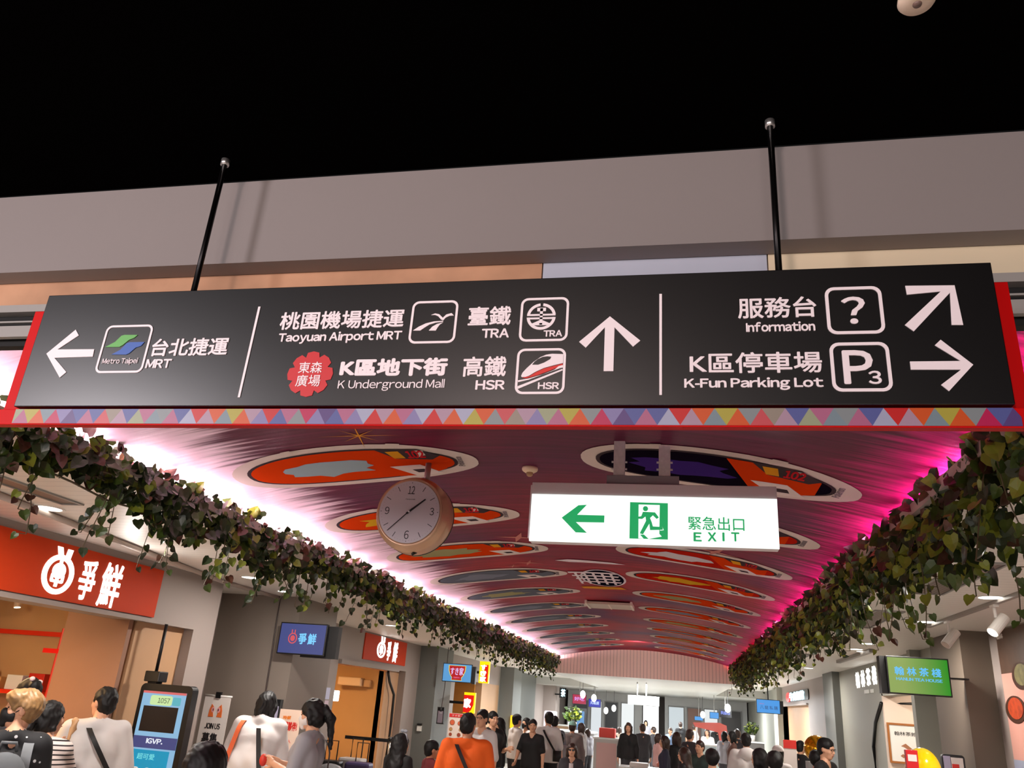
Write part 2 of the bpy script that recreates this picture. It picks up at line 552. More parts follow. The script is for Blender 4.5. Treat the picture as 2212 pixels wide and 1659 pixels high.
mb.box((-5.95, 13.62, 2.235), (LW, 18.2, CEIL))                     # header over the second shop
mb.box((-5.95, 17.3, 0), (LW, 18.2, 2.235))
mb.box((-6.05, 16.5, 0), (-5.90, 17.3, 2.235), 1)
mb.box((-5.95, 19.4, 0), (LW, 21.4, CEIL)); mb.box((-5.95, 21.4, 2.25), (LW, 26.9, CEIL)); mb.box((-5.95, 24.5, 0), (LW, 26.9, 2.25), 1)
mb.box((-5.95, 26.9, 0), (LW, 29.6, CEIL), 2); mb.box((-5.95, 29.6, 0), (LW, 34.0, CEIL), 3); mb.box((-5.95, 34.0, 0), (LW, 47, 2.6), 0)
struct('wall_left', mb, MW)
struct('wall_shop_second', MB().box((-8.5, 16.5, 0), (-5.95, 16.58, CEIL)).box((-8.5, 12, 0), (-8.4, 16.5, CEIL)), [mat('ochre_board', (196, 150, 96), 0.7, noise=0.12, nscale=1.2)])
struct('wall_shop_third', MB().box((-7.5, 24.4, 0), (-5.95, 24.5, 2.6)).box((-7.5, 21, 0), (-7.4, 24.4, 2.6)), [mat('amber_board', (170, 110, 40), 0.7, noise=0.2, nscale=3)])
for i, (x1, y0, y1, mm) in enumerate(((-4.65, 9.58, 10.74, mat('column_paint_brown', (132, 120, 110), 0.6)), (-5.33, 18.2, 19.5, WALLD), (-5.3, 27.0, 28.4, WALLD), (-5.2, 36.0, 37.2, WALL))):
    o = struct('wall_column', MB().box((-5.8, y0, 0), (x1, y1, CEIL if y1 < 34 else 2.6)), mm)
# right
mb = MB()
mb.box((RW, 1.5, 0), (RW + .2, 9.6, CEIL))
mb.box((RW, 9.6, 2.3), (RW + .2, 18.4, CEIL), 2)
mb.box((RW, 9.6, 0), (RW + .2, 11.2, 2.3), 2)
mb.box((RW, 14.7, 0), (RW + .2, 18.4, 2.3), 2)
mb.box((RW, 19.5, 2.26), (RW + .2, 28.6, CEIL)); mb.box((RW, 19.5, 0), (RW + .2, 22.9, 2.26)); mb.box((RW + .15, 23.6, 0), (RW + .25, 28.6, 2.26), 1)
mb.box((RW, 28.6, 0), (RW + .2, 34, CEIL), 2); mb.box((RW, 34, 0), (RW + .2, 47, 2.6), 2)
struct('wall_right', mb, MW)
struct('wall_tea_shop', MB().box((RW, 14.62, 0), (5.4, 14.7, CEIL)).box((5.4, 9, 0), (5.5, 14.7, CEIL)), [mat('cream_plaster', (226, 206, 190), 0.7)])
for x0, x1, y0, y1, mm in ((2.875, 3.5, 9.55, 10.65, mat('column_paint_right', (98, 86, 74), 0.6)), (3.03, 3.5, 12.2, 12.36, WALLG), (3.02, 3.5, 18.3, 19.5, WALLD), (3.0, 3.5, 28.6, 29.8, WALLG)):
    struct('wall_column', MB().box((x0, y0, 0), (x1, y1, CEIL if y1 < 34 else 2.6)), mm)
struct('wall_far', MB().box((-9, 47, 0), (8, 47.2, 2.6)), WALL)
struct('wall_hall', MB().box((-13, -8.2, 0), (9, -8, 3.45)), mat('hall_wall', (120, 112, 110), 0.7))

# LED strips in the two coves
LEDW = glow('cove_led_white', (255, 214, 232), 330)
LEDP = glow('cove_led_pink', (255, 150, 215), 170)
LEDR = glow('cove_led_red', (255, 50, 70), 45)
o = put('cove_light', MB().box((-3.20, 2.4, 2.846), (-3.16, VEND - .05, 2.862)), LEDW)
tag(o, 'white LED strip glowing behind the left ivy along the vault edge', 'light strip', 'cove lights along the vault')
o = put('cove_light', MB().box((1.31, 2.4, 2.846), (1.35, 12.4, 2.862)), LEDP)
tag(o, 'magenta LED strip glowing behind the nearer half of the right ivy', 'light strip', 'cove lights along the vault')
o = put('cove_light', MB().box((1.31, 12.4, 2.846), (1.35, VEND - .05, 2.862)), LEDR)
tag(o, 'red LED strip glowing behind the far half of the right ivy', 'light strip', 'cove lights along the vault')

# ================================================================ BIG DIRECTION SIGN
SY = 1.88
PLATE = mat('sign_plate', (6, 4, 5), 0.34, spec=0.8)
WHITE = mat('sign_white', (240, 226, 230), 0.5)
RED = mat('sign_red', (196, 4, 6), 0.5, spec=.15)
REDD = mat('sign_flower_red', (196, 30, 36), 0.5)


def zoomer(x0, y0, k):
    def f(zx, zy):
        p = at(x0 + zx * k, y0 + zy * k, 'y', SY)
        return (p[0], p[2])
    return f


K1 = 560 / 2212.0
Z1, Z2, Z3, Z4 = zoomer(0, 560, K1), zoomer(500, 560, K1), zoomer(960, 560, K1), zoomer(1400, 540, 812 / 2212.0)
U = SY                                            # unit scale of the sign
SX0, SX1, SZ0, SZ1 = -1.025 * U, 0.398 * U, 1.8 + 0.3755 * U, 1.8 + 0.5725 * U
sign = thing('direction_sign', 'wide black hanging direction sign with white arrows in a red frame', 'sign', ((SX0 + SX1) / 2, SY, SZ0))
FS = FY(SY)
put('panel', MB().box((SX0, SY, SZ0), (SX1, SY + .028, SZ1)), PLATE, sign, bevel=.002)
RX0, RX1, RZ0, RZ1 = -1.990, 0.790, 1.8 + 0.3475 * U, 1.8 + 0.552 * U
mb = MB().box((RX0, SY + .012, RZ0), (RX1, SY + .04, SZ0 - .004))
mb.box((RX0, SY + .03, SZ0 - .004), (RX1, SY + .10, RZ1))
put('frame', mb, RED, sign, bevel=.002, label='bright red frame behind the black panel')

TG = {'l': (196, 186, 214), 'y': (200, 186, 70), 'o': (238, 92, 24), 't': (140, 160, 172), 'm': (212, 22, 92), 'v': (150, 140, 196), 'u': (100, 72, 142),
      'b': (96, 104, 176), 'k': (200, 112, 152), 'c': (226, 82, 92), 'n': (168, 154, 140), 'p': (196, 160, 184), 's': (176, 182, 146), 'r': (226, 24, 24), 'w': (190, 192, 222), 'g': (152, 160, 164)}
SEQ = 'skyotmvubkbcnpbsktgkbwrpotyopv' + 'rbkgmvubkvwrpokvwrpowyog' + 'cnpvskyogmvubkbwrpo' + 'tyogcnpbsktgkbwrpotyogmbu'
tm = [mat('triangle_' + k, [c * .80 for c in v], 0.45) for k, v in TG.items()]
ti = {k: i for i, k in enumerate(TG)}
mb = MB(); ta, tb = 1.8 + 0.3495 * U, SZ0 - .005
tx0, tx1 = -1.024 * U, 0.404 * U; n = len(SEQ); hs = (tx1 - tx0) / (n - 0.5)
for i, ch in enumerate(SEQ):
    up = i % 2 == 1
    a, b_, c = tx0 + (i - 1) * hs, tx0 + i * hs, tx0 + (i + 1) * hs
    a2, c2 = max(a, tx0), min(c, tx1)
    def edge(x):     # height fraction of the slanted sides at x
        return 1 - abs(x - b_) / hs
    if up:
        pts = [(a2, ta)] + ([(a2, ta + (tb - ta) * edge(a2))] if a2 > a else []) + [(min(b_, tx1), ta + (tb - ta) * edge(min(b_, tx1)))] + ([(c2, ta + (tb - ta) * edge(c2))] if c2 < c and b_ < c2 else []) + [(c2, ta)]
    else:
        pts = [(a2, tb)] + [(c2, tb)] + ([(c2, tb - (tb - ta) * edge(c2))] if c2 < c else []) + [(max(b_, a2), tb - (tb - ta) * edge(max(b_, a2)))]
        if a2 > a and b_ < a2 + 1e-6:
            pts = [(a2, tb), (c2, tb), (a2, ta)]
    mb.prism(pts, FY(SY + .012), 0, .002, ti[ch])
put('triangle_band', mb, tm, sign, label='band of many-coloured triangles along the bottom edge')


def spoly(mb, Z, pts, m=0, h=.0022):
    mb.prism([Z(*p) for p in pts], FS, -.0005, h, m)


def sbox(Z, bl, tr):
    a = Z(*bl); b = Z(*tr)
    return (a[0], a[1], b[0], b[1])


def stext(mb, Z, body, bl, tr, bold=.012, m=0, italic=0.0):
    if mb is None:
        mb = MB(); put('lettering', mb.text(body, sbox(Z, bl, tr), FS, -.0005, .0022, 0, bold, italic), WHITE, sign)
    else:
        mb.text(body, sbox(Z, bl, tr), FS, -.0005, .0022, m, bold, italic)


def ssquare(mb, Z, tl, tr, br, bl, wd=.0065, rad=.02):
    q = [Z(*p) for p in (tl, tr, br, bl)]
    u0 = (q[0][0] + q[3][0]) / 2; u1 = (q[1][0] + q[2][0]) / 2; v1 = (q[0][1] + q[1][1]) / 2; v0 = (q[2][1] + q[3][1]) / 2
    mb.ring(rrect(u0, v0, u1, v1, rad), rrect(u0 + wd, v0 + wd, u1 - wd, v1 - wd, rad * .72), FS, -.0005, .0022)


def spart(name, mb, mats=WHITE, label=None):
    return put(name, mb, mats, sign, label=label)


# left block
mb = MB(); spoly(mb, Z1, [(400, 808), (650, 603), (676, 652), (494, 772), (808, 770), (795, 833), (468, 843), (570, 965), (513, 1012)])
spart('arrow', mb, label='white arrow pointing left')
mb = MB(); ssquare(mb, Z1, (928, 567), (1318, 560), (1213, 971), (800, 973)); spart('icon_frame', mb)
mb = MB()
spoly(mb, Z1, [(900, 752), (985, 708), (1040, 655), (1065, 648), (1178, 648), (1148, 673), (1105, 690), (1050, 735), (1022, 750)], 0)
spoly(mb, Z1, [(955, 815), (1030, 775), (1085, 718), (1115, 710), (1237, 708), (1205, 742), (1160, 757), (1105, 805), (1078, 816)], 1)
spart('metro_emblem', mb, [mat('metro_green', (96, 168, 84), 0.5), mat('metro_blue', (54, 92, 170), 0.5)], 'green and blue double wave emblem')
stext(None, Z1, 'Metro Taipei', (868, 906), (1186, 843), .012)
stext(None, Z1, '台北捷運', (1280, 832), (1968, 668), .02); stext(None, Z1, 'MRT', (1240, 932), (1475, 853), .03)
mb = MB(); spoly(mb, Z1, [(2207, 407), (2226, 407), (2050, 1180), (2031, 1180)]); spart('divider', mb)
# middle block
stext(None, Z2, '桃園機場捷運', (405, 607), (1487, 427), .02); stext(None, Z2, 'Taoyuan Airport MRT', (394, 728), (1462, 608), .03)
stext(None, Z2, 'K區地下街', (918, 1005), (1855, 840), .045); stext(None, Z2, 'K Underground Mall', (903, 1127), (1825, 1024), .004)
stext(None, Z3, '臺鐵', (198, 572), (577, 400), .02); stext(None, Z3, 'TRA', (317, 675), (557, 592), .03)
stext(None, Z3, '高鐵', (152, 1006), (537, 829), .02); stext(None, Z3, 'HSR', (263, 1117), (520, 1032), .03)
mb = MB(); ssquare(mb, Z2, (1550, 363), (1941, 352), (1908, 716), (1508, 723)); spart('icon_frame', mb)
mb = MB()
spoly(mb, Z2, [(1705, 478), (1740, 465), (1775, 472), (1805, 502), (1835, 474), (1880, 462), (1899, 482), (1862, 485), (1830, 500), (1808, 525), (1788, 515), (1765, 488), (1740, 478)])
spoly(mb, Z2, [(1550, 611), (1600, 578), (1660, 550), (1730, 533), (1808, 528), (1808, 536), (1745, 543), (1690, 560), (1650, 585), (1612, 611)])
spoly(mb, Z2, [(1685, 611), (1715, 578), (1755, 555), (1808, 541), (1780, 560), (1760, 585), (1745, 611)])
spart('airport_emblem', mb, label='white bird over a track')
# flower
cx, cz = Z2(672, 980); rr = abs(Z2(862, 980)[0] - cx)
pts = []
for k in range(8):
    a = k * 45
    for da, q in ((-22.5, .80), (-15, 1.0), (0, 1.03), (15, 1.0)):
        pts.append((cx + rr * q * math.cos(math.radians(a + da)), cz + rr * q * math.sin(math.radians(a + da))))
mb = MB(); mb.prism(pts, FS, -.0005, .0018); spart('flower_badge', mb, REDD, 'red eight-petal badge')
for body, bl, tr in (('東森', (570, 977), (787, 878)), ('廣場', (545, 1090), (770, 988))):
    spart('lettering', MB().text(body, sbox(Z2, bl, tr), FS, .001, .003, 0, .008))
mb = MB(); ssquare(mb, Z3, (658, 336), (1071, 325), (1047, 699), (634, 706)); spart('icon_frame', mb)
cx, cz = Z3(827, 491); r0 = abs(Z3(951, 491)[0] - cx)
mb = MB(); ri = r0 * .80
for a0, a1 in ((8, 84), (96, 172), (184, 356)):
    mb.ring(circ(cx, cz, r0, None, 20, a0, a1) + circ(cx, cz, r0, None, 20, a0, a1)[::-1][:0], circ(cx, cz, ri, None, 20, a0, a1), FS, -.0005, .0022)
    # close the open ring ends by removing the wrap-around strip
    nf = 3
    for _ in range(3):
        mb.f.pop(); mb.m.pop()
h = r0
for u0, v0, u1, v1 in ((-.98, .06, .98, .19), (-.98, -.20, .98, -.07), (-.10, -.62, .10, .62), (-.30, .40, .30, .66), (-.60, -.66, .60, -.50)):
    mb.prism([(cx + u0 * h, cz + v0 * h), (cx + u1 * h, cz + v0 * h), (cx + u1 * h, cz + v1 * h), (cx + u0 * h, cz + v1 * h)], FS, -.0005, .0021)
mb.prism([(cx - .6 * h, cz - .52 * h), (cx + .6 * h, cz - .52 * h), (cx + .1 * h, cz - .28 * h), (cx - .1 * h, cz - .28 * h)], FS, -.0005, .0020)
stext(mb, Z3, 'TRA', (845, 664), (1008, 607), .03)
spart('railway_emblem', mb, label='white ring and rail emblem with small letters')
mb = MB(); ssquare(mb, Z3, (627, 768), (1045, 759), (1020, 1151), (597, 1154)); spart('icon_frame', mb)
mb = MB()
spoly(mb, Z3, [(655, 998), (668, 970), (700, 935), (760, 880), (820, 838), (870, 817), (920, 809), (1016, 812), (1012, 888), (940, 905), (850, 930), (780, 962), (720, 998), (690, 1007), (660, 1008)], 0)
spoly(mb, Z3, [(750, 903), (770, 878), (800, 855), (840, 837), (880, 832), (912, 835), (903, 855), (850, 885), (800, 903)], 1, .003)
spoly(mb, Z3, [(662, 1013), (722, 1002), (782, 966), (852, 934), (1012, 892), (1010, 902), (965, 925), (900, 952), (800, 990), (700, 1018)], 2, .0018)
spoly(mb, Z3, [(628, 1036), (720, 1020), (840, 985), (940, 945), (975, 915), (1012, 905), (1012, 926), (985, 932), (800, 1000), (720, 1030), (630, 1051)], 0)
spoly(mb, Z3, [(625, 1086), (1008, 938), (1010, 950), (625, 1110)], 0)
stext(mb, Z3, 'HSR', (797, 1112), (981, 1051), .03)
spart('train_emblem', mb, [WHITE, PLATE, mat('train_red', (206, 36, 26), 0.5)], 'white bullet train with a red stripe')
mb = MB(); spoly(mb, Z3, [(1413, 490), (1672, 697), (1610, 748), (1452, 583), (1442, 957), (1359, 957), (1370, 583), (1207, 757), (1150, 707)])
spart('arrow', mb, label='white arrow pointing up')
mb = MB(); spoly(mb, Z3, [(1834, 299), (1856, 299), (1856, 1160), (1834, 1160)]); spart('divider', mb)
# right block
stext(None, Z4, '服務台', (530, 406), (985, 273), .016); stext(None, Z4, 'Information', (577, 485), (980, 419), .03)
stext(None, Z4, 'K區停車場', (245, 730), (1018, 597), .016); stext(None, Z4, 'K-Fun Parking Lot', (213, 829), (1029, 748), .03)
mb = MB(); ssquare(mb, Z4, (1030, 225), (1367, 212), (1399, 490), (1064, 501), .008, .022)
stext(mb, Z4, '?', (1147, 438), (1271, 275), .012); spart('icon_frame', mb, label='rounded square with a question mark')
mb = MB(); ssquare(mb, Z4, (1061, 552), (1411, 538), (1444, 830), (1089, 839), .008, .022)
stext(mb, Z4, 'P', (1155, 791), (1315, 590), .02); stext(mb, Z4, '3', (1300, 791), (1369, 712), .02); spart('icon_frame', mb, label='rounded square with P and 3')
mb = MB(); spoly(mb, Z4, [(1512, 213), (1802, 210), (1853, 443), (1785, 443), (1775, 253), (1563, 480), (1510, 443), (1720, 246), (1522, 265)])
spart('arrow', mb, label='white arrow pointing up and right')
mb = MB(); spoly(mb, Z4, [(1912, 677), (1770, 832), (1723, 795), (1840, 706), (1545, 706), (1540, 658), (1838, 655), (1686, 562), (1720, 530)])
spart('arrow', mb, label='white arrow pointing right')
for px, pyt in ((487, 350), (1663, 267)):
    p = at(px, pyt, 'y', SY + .065)
    put('rod', MB().tube([(p[0], SY + .065, SZ1 - .06), (p[0], SY + .065, 3.39)], .009, n=12), mat('rod_black', (26, 24, 25), 0.3, 0.8), sign, smooth=True)
    put('rod_cap', MB().tube([(p[0], SY + .065, 3.383), (p[0], SY + .065, 3.405)], .014, n=12), mat('cap_steel', (220, 216, 214), 0.3, 0.9), sign, smooth=True)

# ================================================================ EXIT LIGHT BOX
EY = 4.2
ZE = lambda zx, zy: tuple(at(1100 + zx * 680 / 2212, 900 + zy * 680 / 2212, 'y', EY)[[0, 2]])
ex0, ex1, ez0, ez1, ezm = -0.792, 0.490, 2.602, 2.926, 2.858
FE = FY(EY)
ext = thing('exit_sign', 'white lit EXIT box with green running figure hanging on two posts', 'exit sign', (-.15, EY, ez0))
put('housing', MB().box((ex0, EY, ez0 + .003), (ex1, EY + .09, ez1)).box((ex0 - .012, EY + .02, ez0 + .02), (ex0, EY + .085, ez1 - .01)), mat('exit_housing', (236, 224, 226), 0.5), ext, bevel=.003)
put('lit_face', MB().box((ex0 + .002, EY - .006, ez0), (ex1 - .002, EY, ezm)), glow('exit_face', (246, 255, 248), 1.25), ext)
GRN = glow('exit_green', (44, 186, 110), 0.75)
mb = MB()
G = lambda pts, m=0, h=.008: mb.prism([ZE(*p) for p in pts], FE, .005, h, m)
G([(370, 712), (488, 625), (546, 622), (478, 692), (670, 697), (668, 746), (470, 743), (546, 818), (468, 815)])
put('arrow', mb, GRN, ext, label='green arrow pointing left')
mb = MB()
G([(850, 603), (1115, 611), (1115, 866), (845, 858)])
G([(910, 620), (1058, 624), (1055, 826), (1072, 845), (978, 862), (908, 858)], 1, .009)
GM = .011
hx, hz = ZE(958, 650); mb.prism(circ(hx, hz, .0135, None, 20), FE, .005, GM, 0)
G([(940, 672), (1025, 676), (1052, 712), (1036, 722), (1010, 697), (990, 715), (1002, 745), (1010, 775), (1078, 778), (1080, 798), (990, 800), (985, 755), (940, 830), (918, 822), (962, 735), (958, 705), (935, 722), (908, 720), (908, 706), (928, 703)], 0, GM)
G([(1060, 790), (1076, 776), (1086, 800), (1060, 803)], 1, .010)
G([(920, 832), (948, 832), (980, 862), (945, 860)], 0, GM)
put('running_figure', mb, [GRN, glow('exit_white', (246, 255, 248), 1.25)], ext, label='green figure running through a doorway')
mb = MB()
for body, bl, tr, bo in (('緊急出口', (1258, 796), (1650, 712), .008),):
    a = ZE(*bl); c = ZE(*tr); put('lettering', MB().text(body, (a[0], a[1], c[0], c[1]), FE, .005, .008, 0, bo), GRN, ext)
for ch, u0, u1 in (('E', 1295, 1352), ('X', 1395, 1455), ('I', 1498, 1512), ('T', 1560, 1616)):
    a = ZE(u0, 878); c = ZE(u1, 816); put('letter', MB().text(ch, (a[0], a[1], c[0], c[1]), FE, .005, .008, 0, .03), GRN, ext)
GALV = mat('galvanised_post', (214, 210, 206), 0.45, 0.1, noise=0.25, nscale=40)
bx0, bx1 = at(1311, 1030, 'y', EY + .03)[0], at(1467, 1030, 'y', EY + .03)[0]
put('bracket', MB().box((bx0, EY + .02, ez1), (bx1, EY + .07, ez1 + .052)), mat('bracket_grey', (150, 150, 152), 0.5, 0.2), ext, bevel=.002)
for pl, prr in ((1326, 1350), (1423, 1448)):
    x0, x1 = at(pl, 980, 'y', EY + .03)[0], at(prr, 980, 'y', EY + .03)[0]
    put('post', MB().box((x0, EY + .025, ez1 + .05), (x1, EY + .065, vz(x0) - .004)), GALV, ext, bevel=.002)
    mb = MB()
    for zz in (3.02, 3.06):
        mb.tube([(x0 - .012, EY + .045, zz), (x1 + .012, EY + .045, zz)], .006, n=8)
    put('bolt', mb, GALV, ext)

# ================================================================ CLOCK
KY = 4.6
kc = at(884, 1109, 'y', KY); kx, kz = kc[0], 2.832
FK = lambda u, v, w_: (kx + u, KY - w_, kz + v)
GOLD = mat('clock_gold', (214, 172, 140), 0.3, 0.4)
clk = thing('clock', 'round gold-rimmed double-faced clock hanging from a pole', 'clock', (kx, KY, kz - .22))
KR = .205
put('case', MB().lathe([(KR * .97, .0), (KR * 1.02, .004), (KR * 1.035, -.01), (KR * 1.03, -.03), (KR * 1.13, -.05), (KR * 1.15, -.075), (KR * 1.15, -.165), (KR * 1.12, -.19), (KR * .9, -.2)], FK, n=56), GOLD, clk, smooth=True)
put('case_seam', MB().lathe([(KR * 1.155, -.166), (KR * 1.16, -.168), (KR * 1.16, -.175), (KR * 1.15, -.177)], FK, n=56), mat('seam_black', (10, 10, 10), 0.5), clk, smooth=True)
put('dial', MB().lathe([(KR * .94, .003), (KR * .94, .0055)], FK, n=56), mat('dial_white', (206, 198, 206), 0.4), clk)
INK = mat('clock_ink', (28, 26, 28), 0.5)
mb = MB()
for body, u, v, hh, ww in (('12', .0, .135, .05, .042), ('3', .145, .004, .046, .026), ('6', .0, -.142, .052, .028), ('9', -.142, .004, .046, .028)):
    put('numeral', MB().text(body, (u - ww / 2, v - hh / 2, u + ww / 2, v + hh / 2), FK, .005, .0065), INK, clk)
put('maker_name', MB().text('Panasonic', (-.03, .074, .03, .082), FK, .005, .0062), INK, clk)
mb = MB()
for k in range(60):
    a = math.radians(k * 6); c, s = math.cos(a), math.sin(a)
    if k % 15 == 0:
        r0_, r1_, wd = .178, .184, .0018
    elif k % 5 == 0:
        r0_, r1_, wd = .145, .178, .0018
    else:
        r0_, r1_, wd = .175, .178, .0006
    mb.prism([(s * r0_ - c * wd, c * r0_ + s * wd), (s * r0_ + c * wd, c * r0_ - s * wd), (s * r1_ + c * wd, c * r1_ - s * wd), (s * r1_ - c * wd, c * r1_ + s * wd)], FK, .005, .0062)
put('hour_mark', mb, INK, clk)


def hand(name, deg, r0_, r1_, w0_, w1_, h):
    a = math.radians(deg); c, s = math.cos(a), math.sin(a)
    mb = MB().prism([(s * r0_ - c * w0_, c * r0_ + s * w0_), (s * r0_ + c * w0_, c * r0_ - s * w0_), (s * r1_ + c * w1_, c * r1_ - s * w1_), (s * r1_ - c * w1_, c * r1_ + s * w1_)], FK, h - .002, h)
    put(name, mb, INK, clk)


hand('hour_hand', 51, -.02, .125, .0065, .004, .010)
hand('minute_hand', 226, -.03, .172, .0032, .002, .0135)
put('hand_pin', MB().lathe([(.006, .009), (.006, .016), (.003, .018)], FK, n=16), mat('pin_white', (230, 230, 230), 0.4), clk)
kt = at(921, 925, 'y', KY + .1)[0]
put('pole', MB().tube([(kx + .055, KY + .1, kz + .2), (kx + .055, KY + .1, vz(kx) - .003)], .019, n=14), mat('pole_grey', (170, 150, 146), 0.4, 0.5), clk, smooth=True)
put('knob', MB().tube([(kx + .03, KY + .06, kz - .245), (kx + .04, KY + .1, kz - .225)], .009, n=8), mat('seam_black'), clk)

# ================================================================ small things on the ceilings
p = on_vault(1145, 1010)
det = thing('smoke_detector', 'cream smoke detector on the vault between clock and exit sign', 'smoke detector', (p[0], p[1], vz(p[0])))
z0 = vz(p[0])
FD = lambda u, v, w_: (p[0] + u, p[1] + v, z0 - w_)
CREAM = mat('detector_cream', (232, 208, 172), 0.5)
put('body', MB().lathe([(.05, .0), (.052, .012), (.048, .022), (.03, .034)], FD, n=24), CREAM, det, smooth=True)
put('sensor', MB().lathe([(.022, .032), (.02, .05), (.012, .058)], FD, n=16), mat('detector_core', (176, 140, 100), 0.5), det, smooth=True)
q = at(1979, -6, 'z', 3.405)
FQ = lambda u, v, w_: (q[0] + u, q[1] + v, 3.405 - w_)
spk = thing('ceiling_sensor', 'round cream sensor on the black ceiling', 'sensor', (q[0], q[1], 3.405))
put('body', MB().lathe([(.040, 0), (.042, .012), (.037, .02), (.015, .022)], FQ, n=32), mat('sensor_cream', (244, 218, 196), 0.5), spk, smooth=True)
put('lens', MB().lathe([(.011, .021), (.009, .026)], FQ, n=16), mat('sensor_lens', (120, 96, 88), 0.3), spk, smooth=True)

DL = glow('downlight_glow', (255, 250, 240), 6)
DLR = mat('downlight_rim', (236, 232, 226), 0.4)


def downlight(x, y, r, label):
    t = thing('downlight', label, 'ceiling light', (x, y, CEIL), 0, 'recessed downlights of the aisle ceilings')
    f = lambda u, v, w_: (x + u, y + v, CEIL - w_)
    put('rim', MB().ring(circ(0, 0, r), circ(0, 0, r * .8), f, -.001, .006), DLR, t)
    put('bulb', MB().lathe([(r * .79, .001), (r * .79, .004)], f, n=24), DL, t)


for (x, y, lb) in ((-4.33, 4.77, 'round downlight above the large orange shop sign'), (-4.48, 7.93, 'round downlight right of the orange shop sign, behind ivy'),
                   (-4.62, 9.05, 'round downlight in front of the brown left column'), (-4.7, 13.1, 'downlight near the small orange shop sign'),
                   (2.40, 7.08, 'round downlight at the track lamp, nearest on the right'), (2.41, 8.92, 'second downlight along the right aisle, beyond the track lamp'),
                   (2.40, 11.63, 'downlight before the green tea house screen'), (2.43, 12.59, 'left downlight of the pair over the tea house letters'),
                   (2.58, 12.9, 'right downlight of the pair over the tea house letters'), (2.48, 17.63, 'farthest downlight of the right aisle ceiling')):
    downlight(x, y, .11, lb)


def vent(x0, x1, y0, y1, label):
    t = thing('ceiling_vent', label, 'vent', ((x0 + x1) / 2, (y0 + y1) / 2, CEIL), 0, 'long slatted vents in the aisle ceilings')
    put('grille', MB().box((x0, y0, CEIL - .004), (x1, y1, CEIL)), planks('vent_slats', (120, 102, 94), 'X', 0.028, 0.3, 0.5), t)
    mb = MB(); fw = .018
    mb.box((x0 - fw, y0 - fw, CEIL - .012), (x0, y1 + fw, CEIL)).box((x1, y0 - fw, CEIL - .012), (x1 + fw, y1 + fw, CEIL)).box((x0, y0 - fw, CEIL - .012), (x1, y0, CEIL)).box((x0, y1, CEIL - .012), (x1, y1 + fw, CEIL))
    put('frame', mb, TRIMG, t)


vent(1.79, 2.02, 5.6, 7.0, 'nearest slatted vent beside the right ivy')
vent(1.79, 2.02, 8.2, 9.7, 'second slatted vent along the right ivy')
vent(1.79, 2.02, 11.0, 12.4, 'third slatted vent along the right ivy')
vent(1.79, 2.02, 14.0, 15.4, 'fourth and farthest slatted vent along the right ivy')
vent(-4.08, -3.94, 3.0, 4.6, 'slatted vent above the left ivy')

trk = thing('track_light', 'white ceiling track with two spot heads near the right column', 'track light', (2.52, 7.2, CEIL))
TW = mat('track_white', (226, 220, 214), 0.4)
put('rail', MB().box((2.47, 5.2, CEIL - .03), (2.51, 9.2, CEIL)), mat('rail_grey', (150, 142, 136), 0.4), trk)
for (hx_, hy_, lit) in ((2.49, 7.3, True), (2.49, 8.55, False)):
    h_ = put('spot_head', MB().tube([(hx_, hy_, CEIL - .03), (hx_, hy_, CEIL - .13)], .013).tube([(hx_ + .07, hy_ + .02, CEIL - .12), (hx_ - .05, hy_ - .03, CEIL - .25)], .045, n=18).box((hx_ - .02, hy_ - .05, CEIL - .05), (hx_ + .02, hy_ + .05, CEIL - .03)), TW, trk, smooth=False)
    put('spot_lens', MB().tube([(hx_ - .049, hy_ - .0296, CEIL - .249), (hx_ - .053, hy_ - .0312, CEIL - .2535)], .038, n=18), DL if lit else mat('lens_off', (200, 180, 170), 0.3), h_)
trk2 = thing('ceiling_rail', 'dark hanging rail on the ceiling over the tea house letters', 'track light', (2.6, 13.4, CEIL))
put('rail', MB().box((2.56, 12.4, CEIL - .05), (2.62, 15.0, CEIL)), mat('rail_grey'), trk2)
# conduits along the left aisle
cdt = put('conduit', MB().tube([(-4.20, 3.6, CEIL - .024), (-4.96, 8.2, CEIL - .024), (-4.96, 9.56, CEIL - .024)], .022, n=10), mat('conduit_grey', (176, 160, 150), 0.4), smooth=True)
tag(cdt, 'pale conduit running under the left ceiling above the shop signs', 'pipe')

# printed sparkle and title on the vault
SPK = mat('sparkle_pink', (196, 130, 120), 0.5, spec=0.0)
GLD = mat('sparkle_gold', (216, 150, 60), 0.5, spec=0.0)


def FV(x, y, rot=0.0):
    ca, sa = math.cos(rot), math.sin(rot)
    def f(u, v, w_):
        X = x + u * ca - v * sa; Y = y + u * sa + v * ca
        return (X, Y, vz(X) - .003 - w_)
    return f


def sparkle(px, py, r, label, mt, n=4, rot=0.3):
    p = on_vault(px, py); pts = []
    for k in range(2 * n):
        rad = r if k % 2 == 0 else r * (.16 if n == 4 else .05)
        if n > 4 and k % 4 == 2:
            rad = r * .6
        a = math.pi * k / n
        pts.append((rad * math.cos(a), rad * math.sin(a)))
    o = put('sparkle_print', MB().sheet(pts, FV(p[0], p[1], rot), .001), mt)
    tag(o, label, 'printed star', 'sparkles printed on the vault')


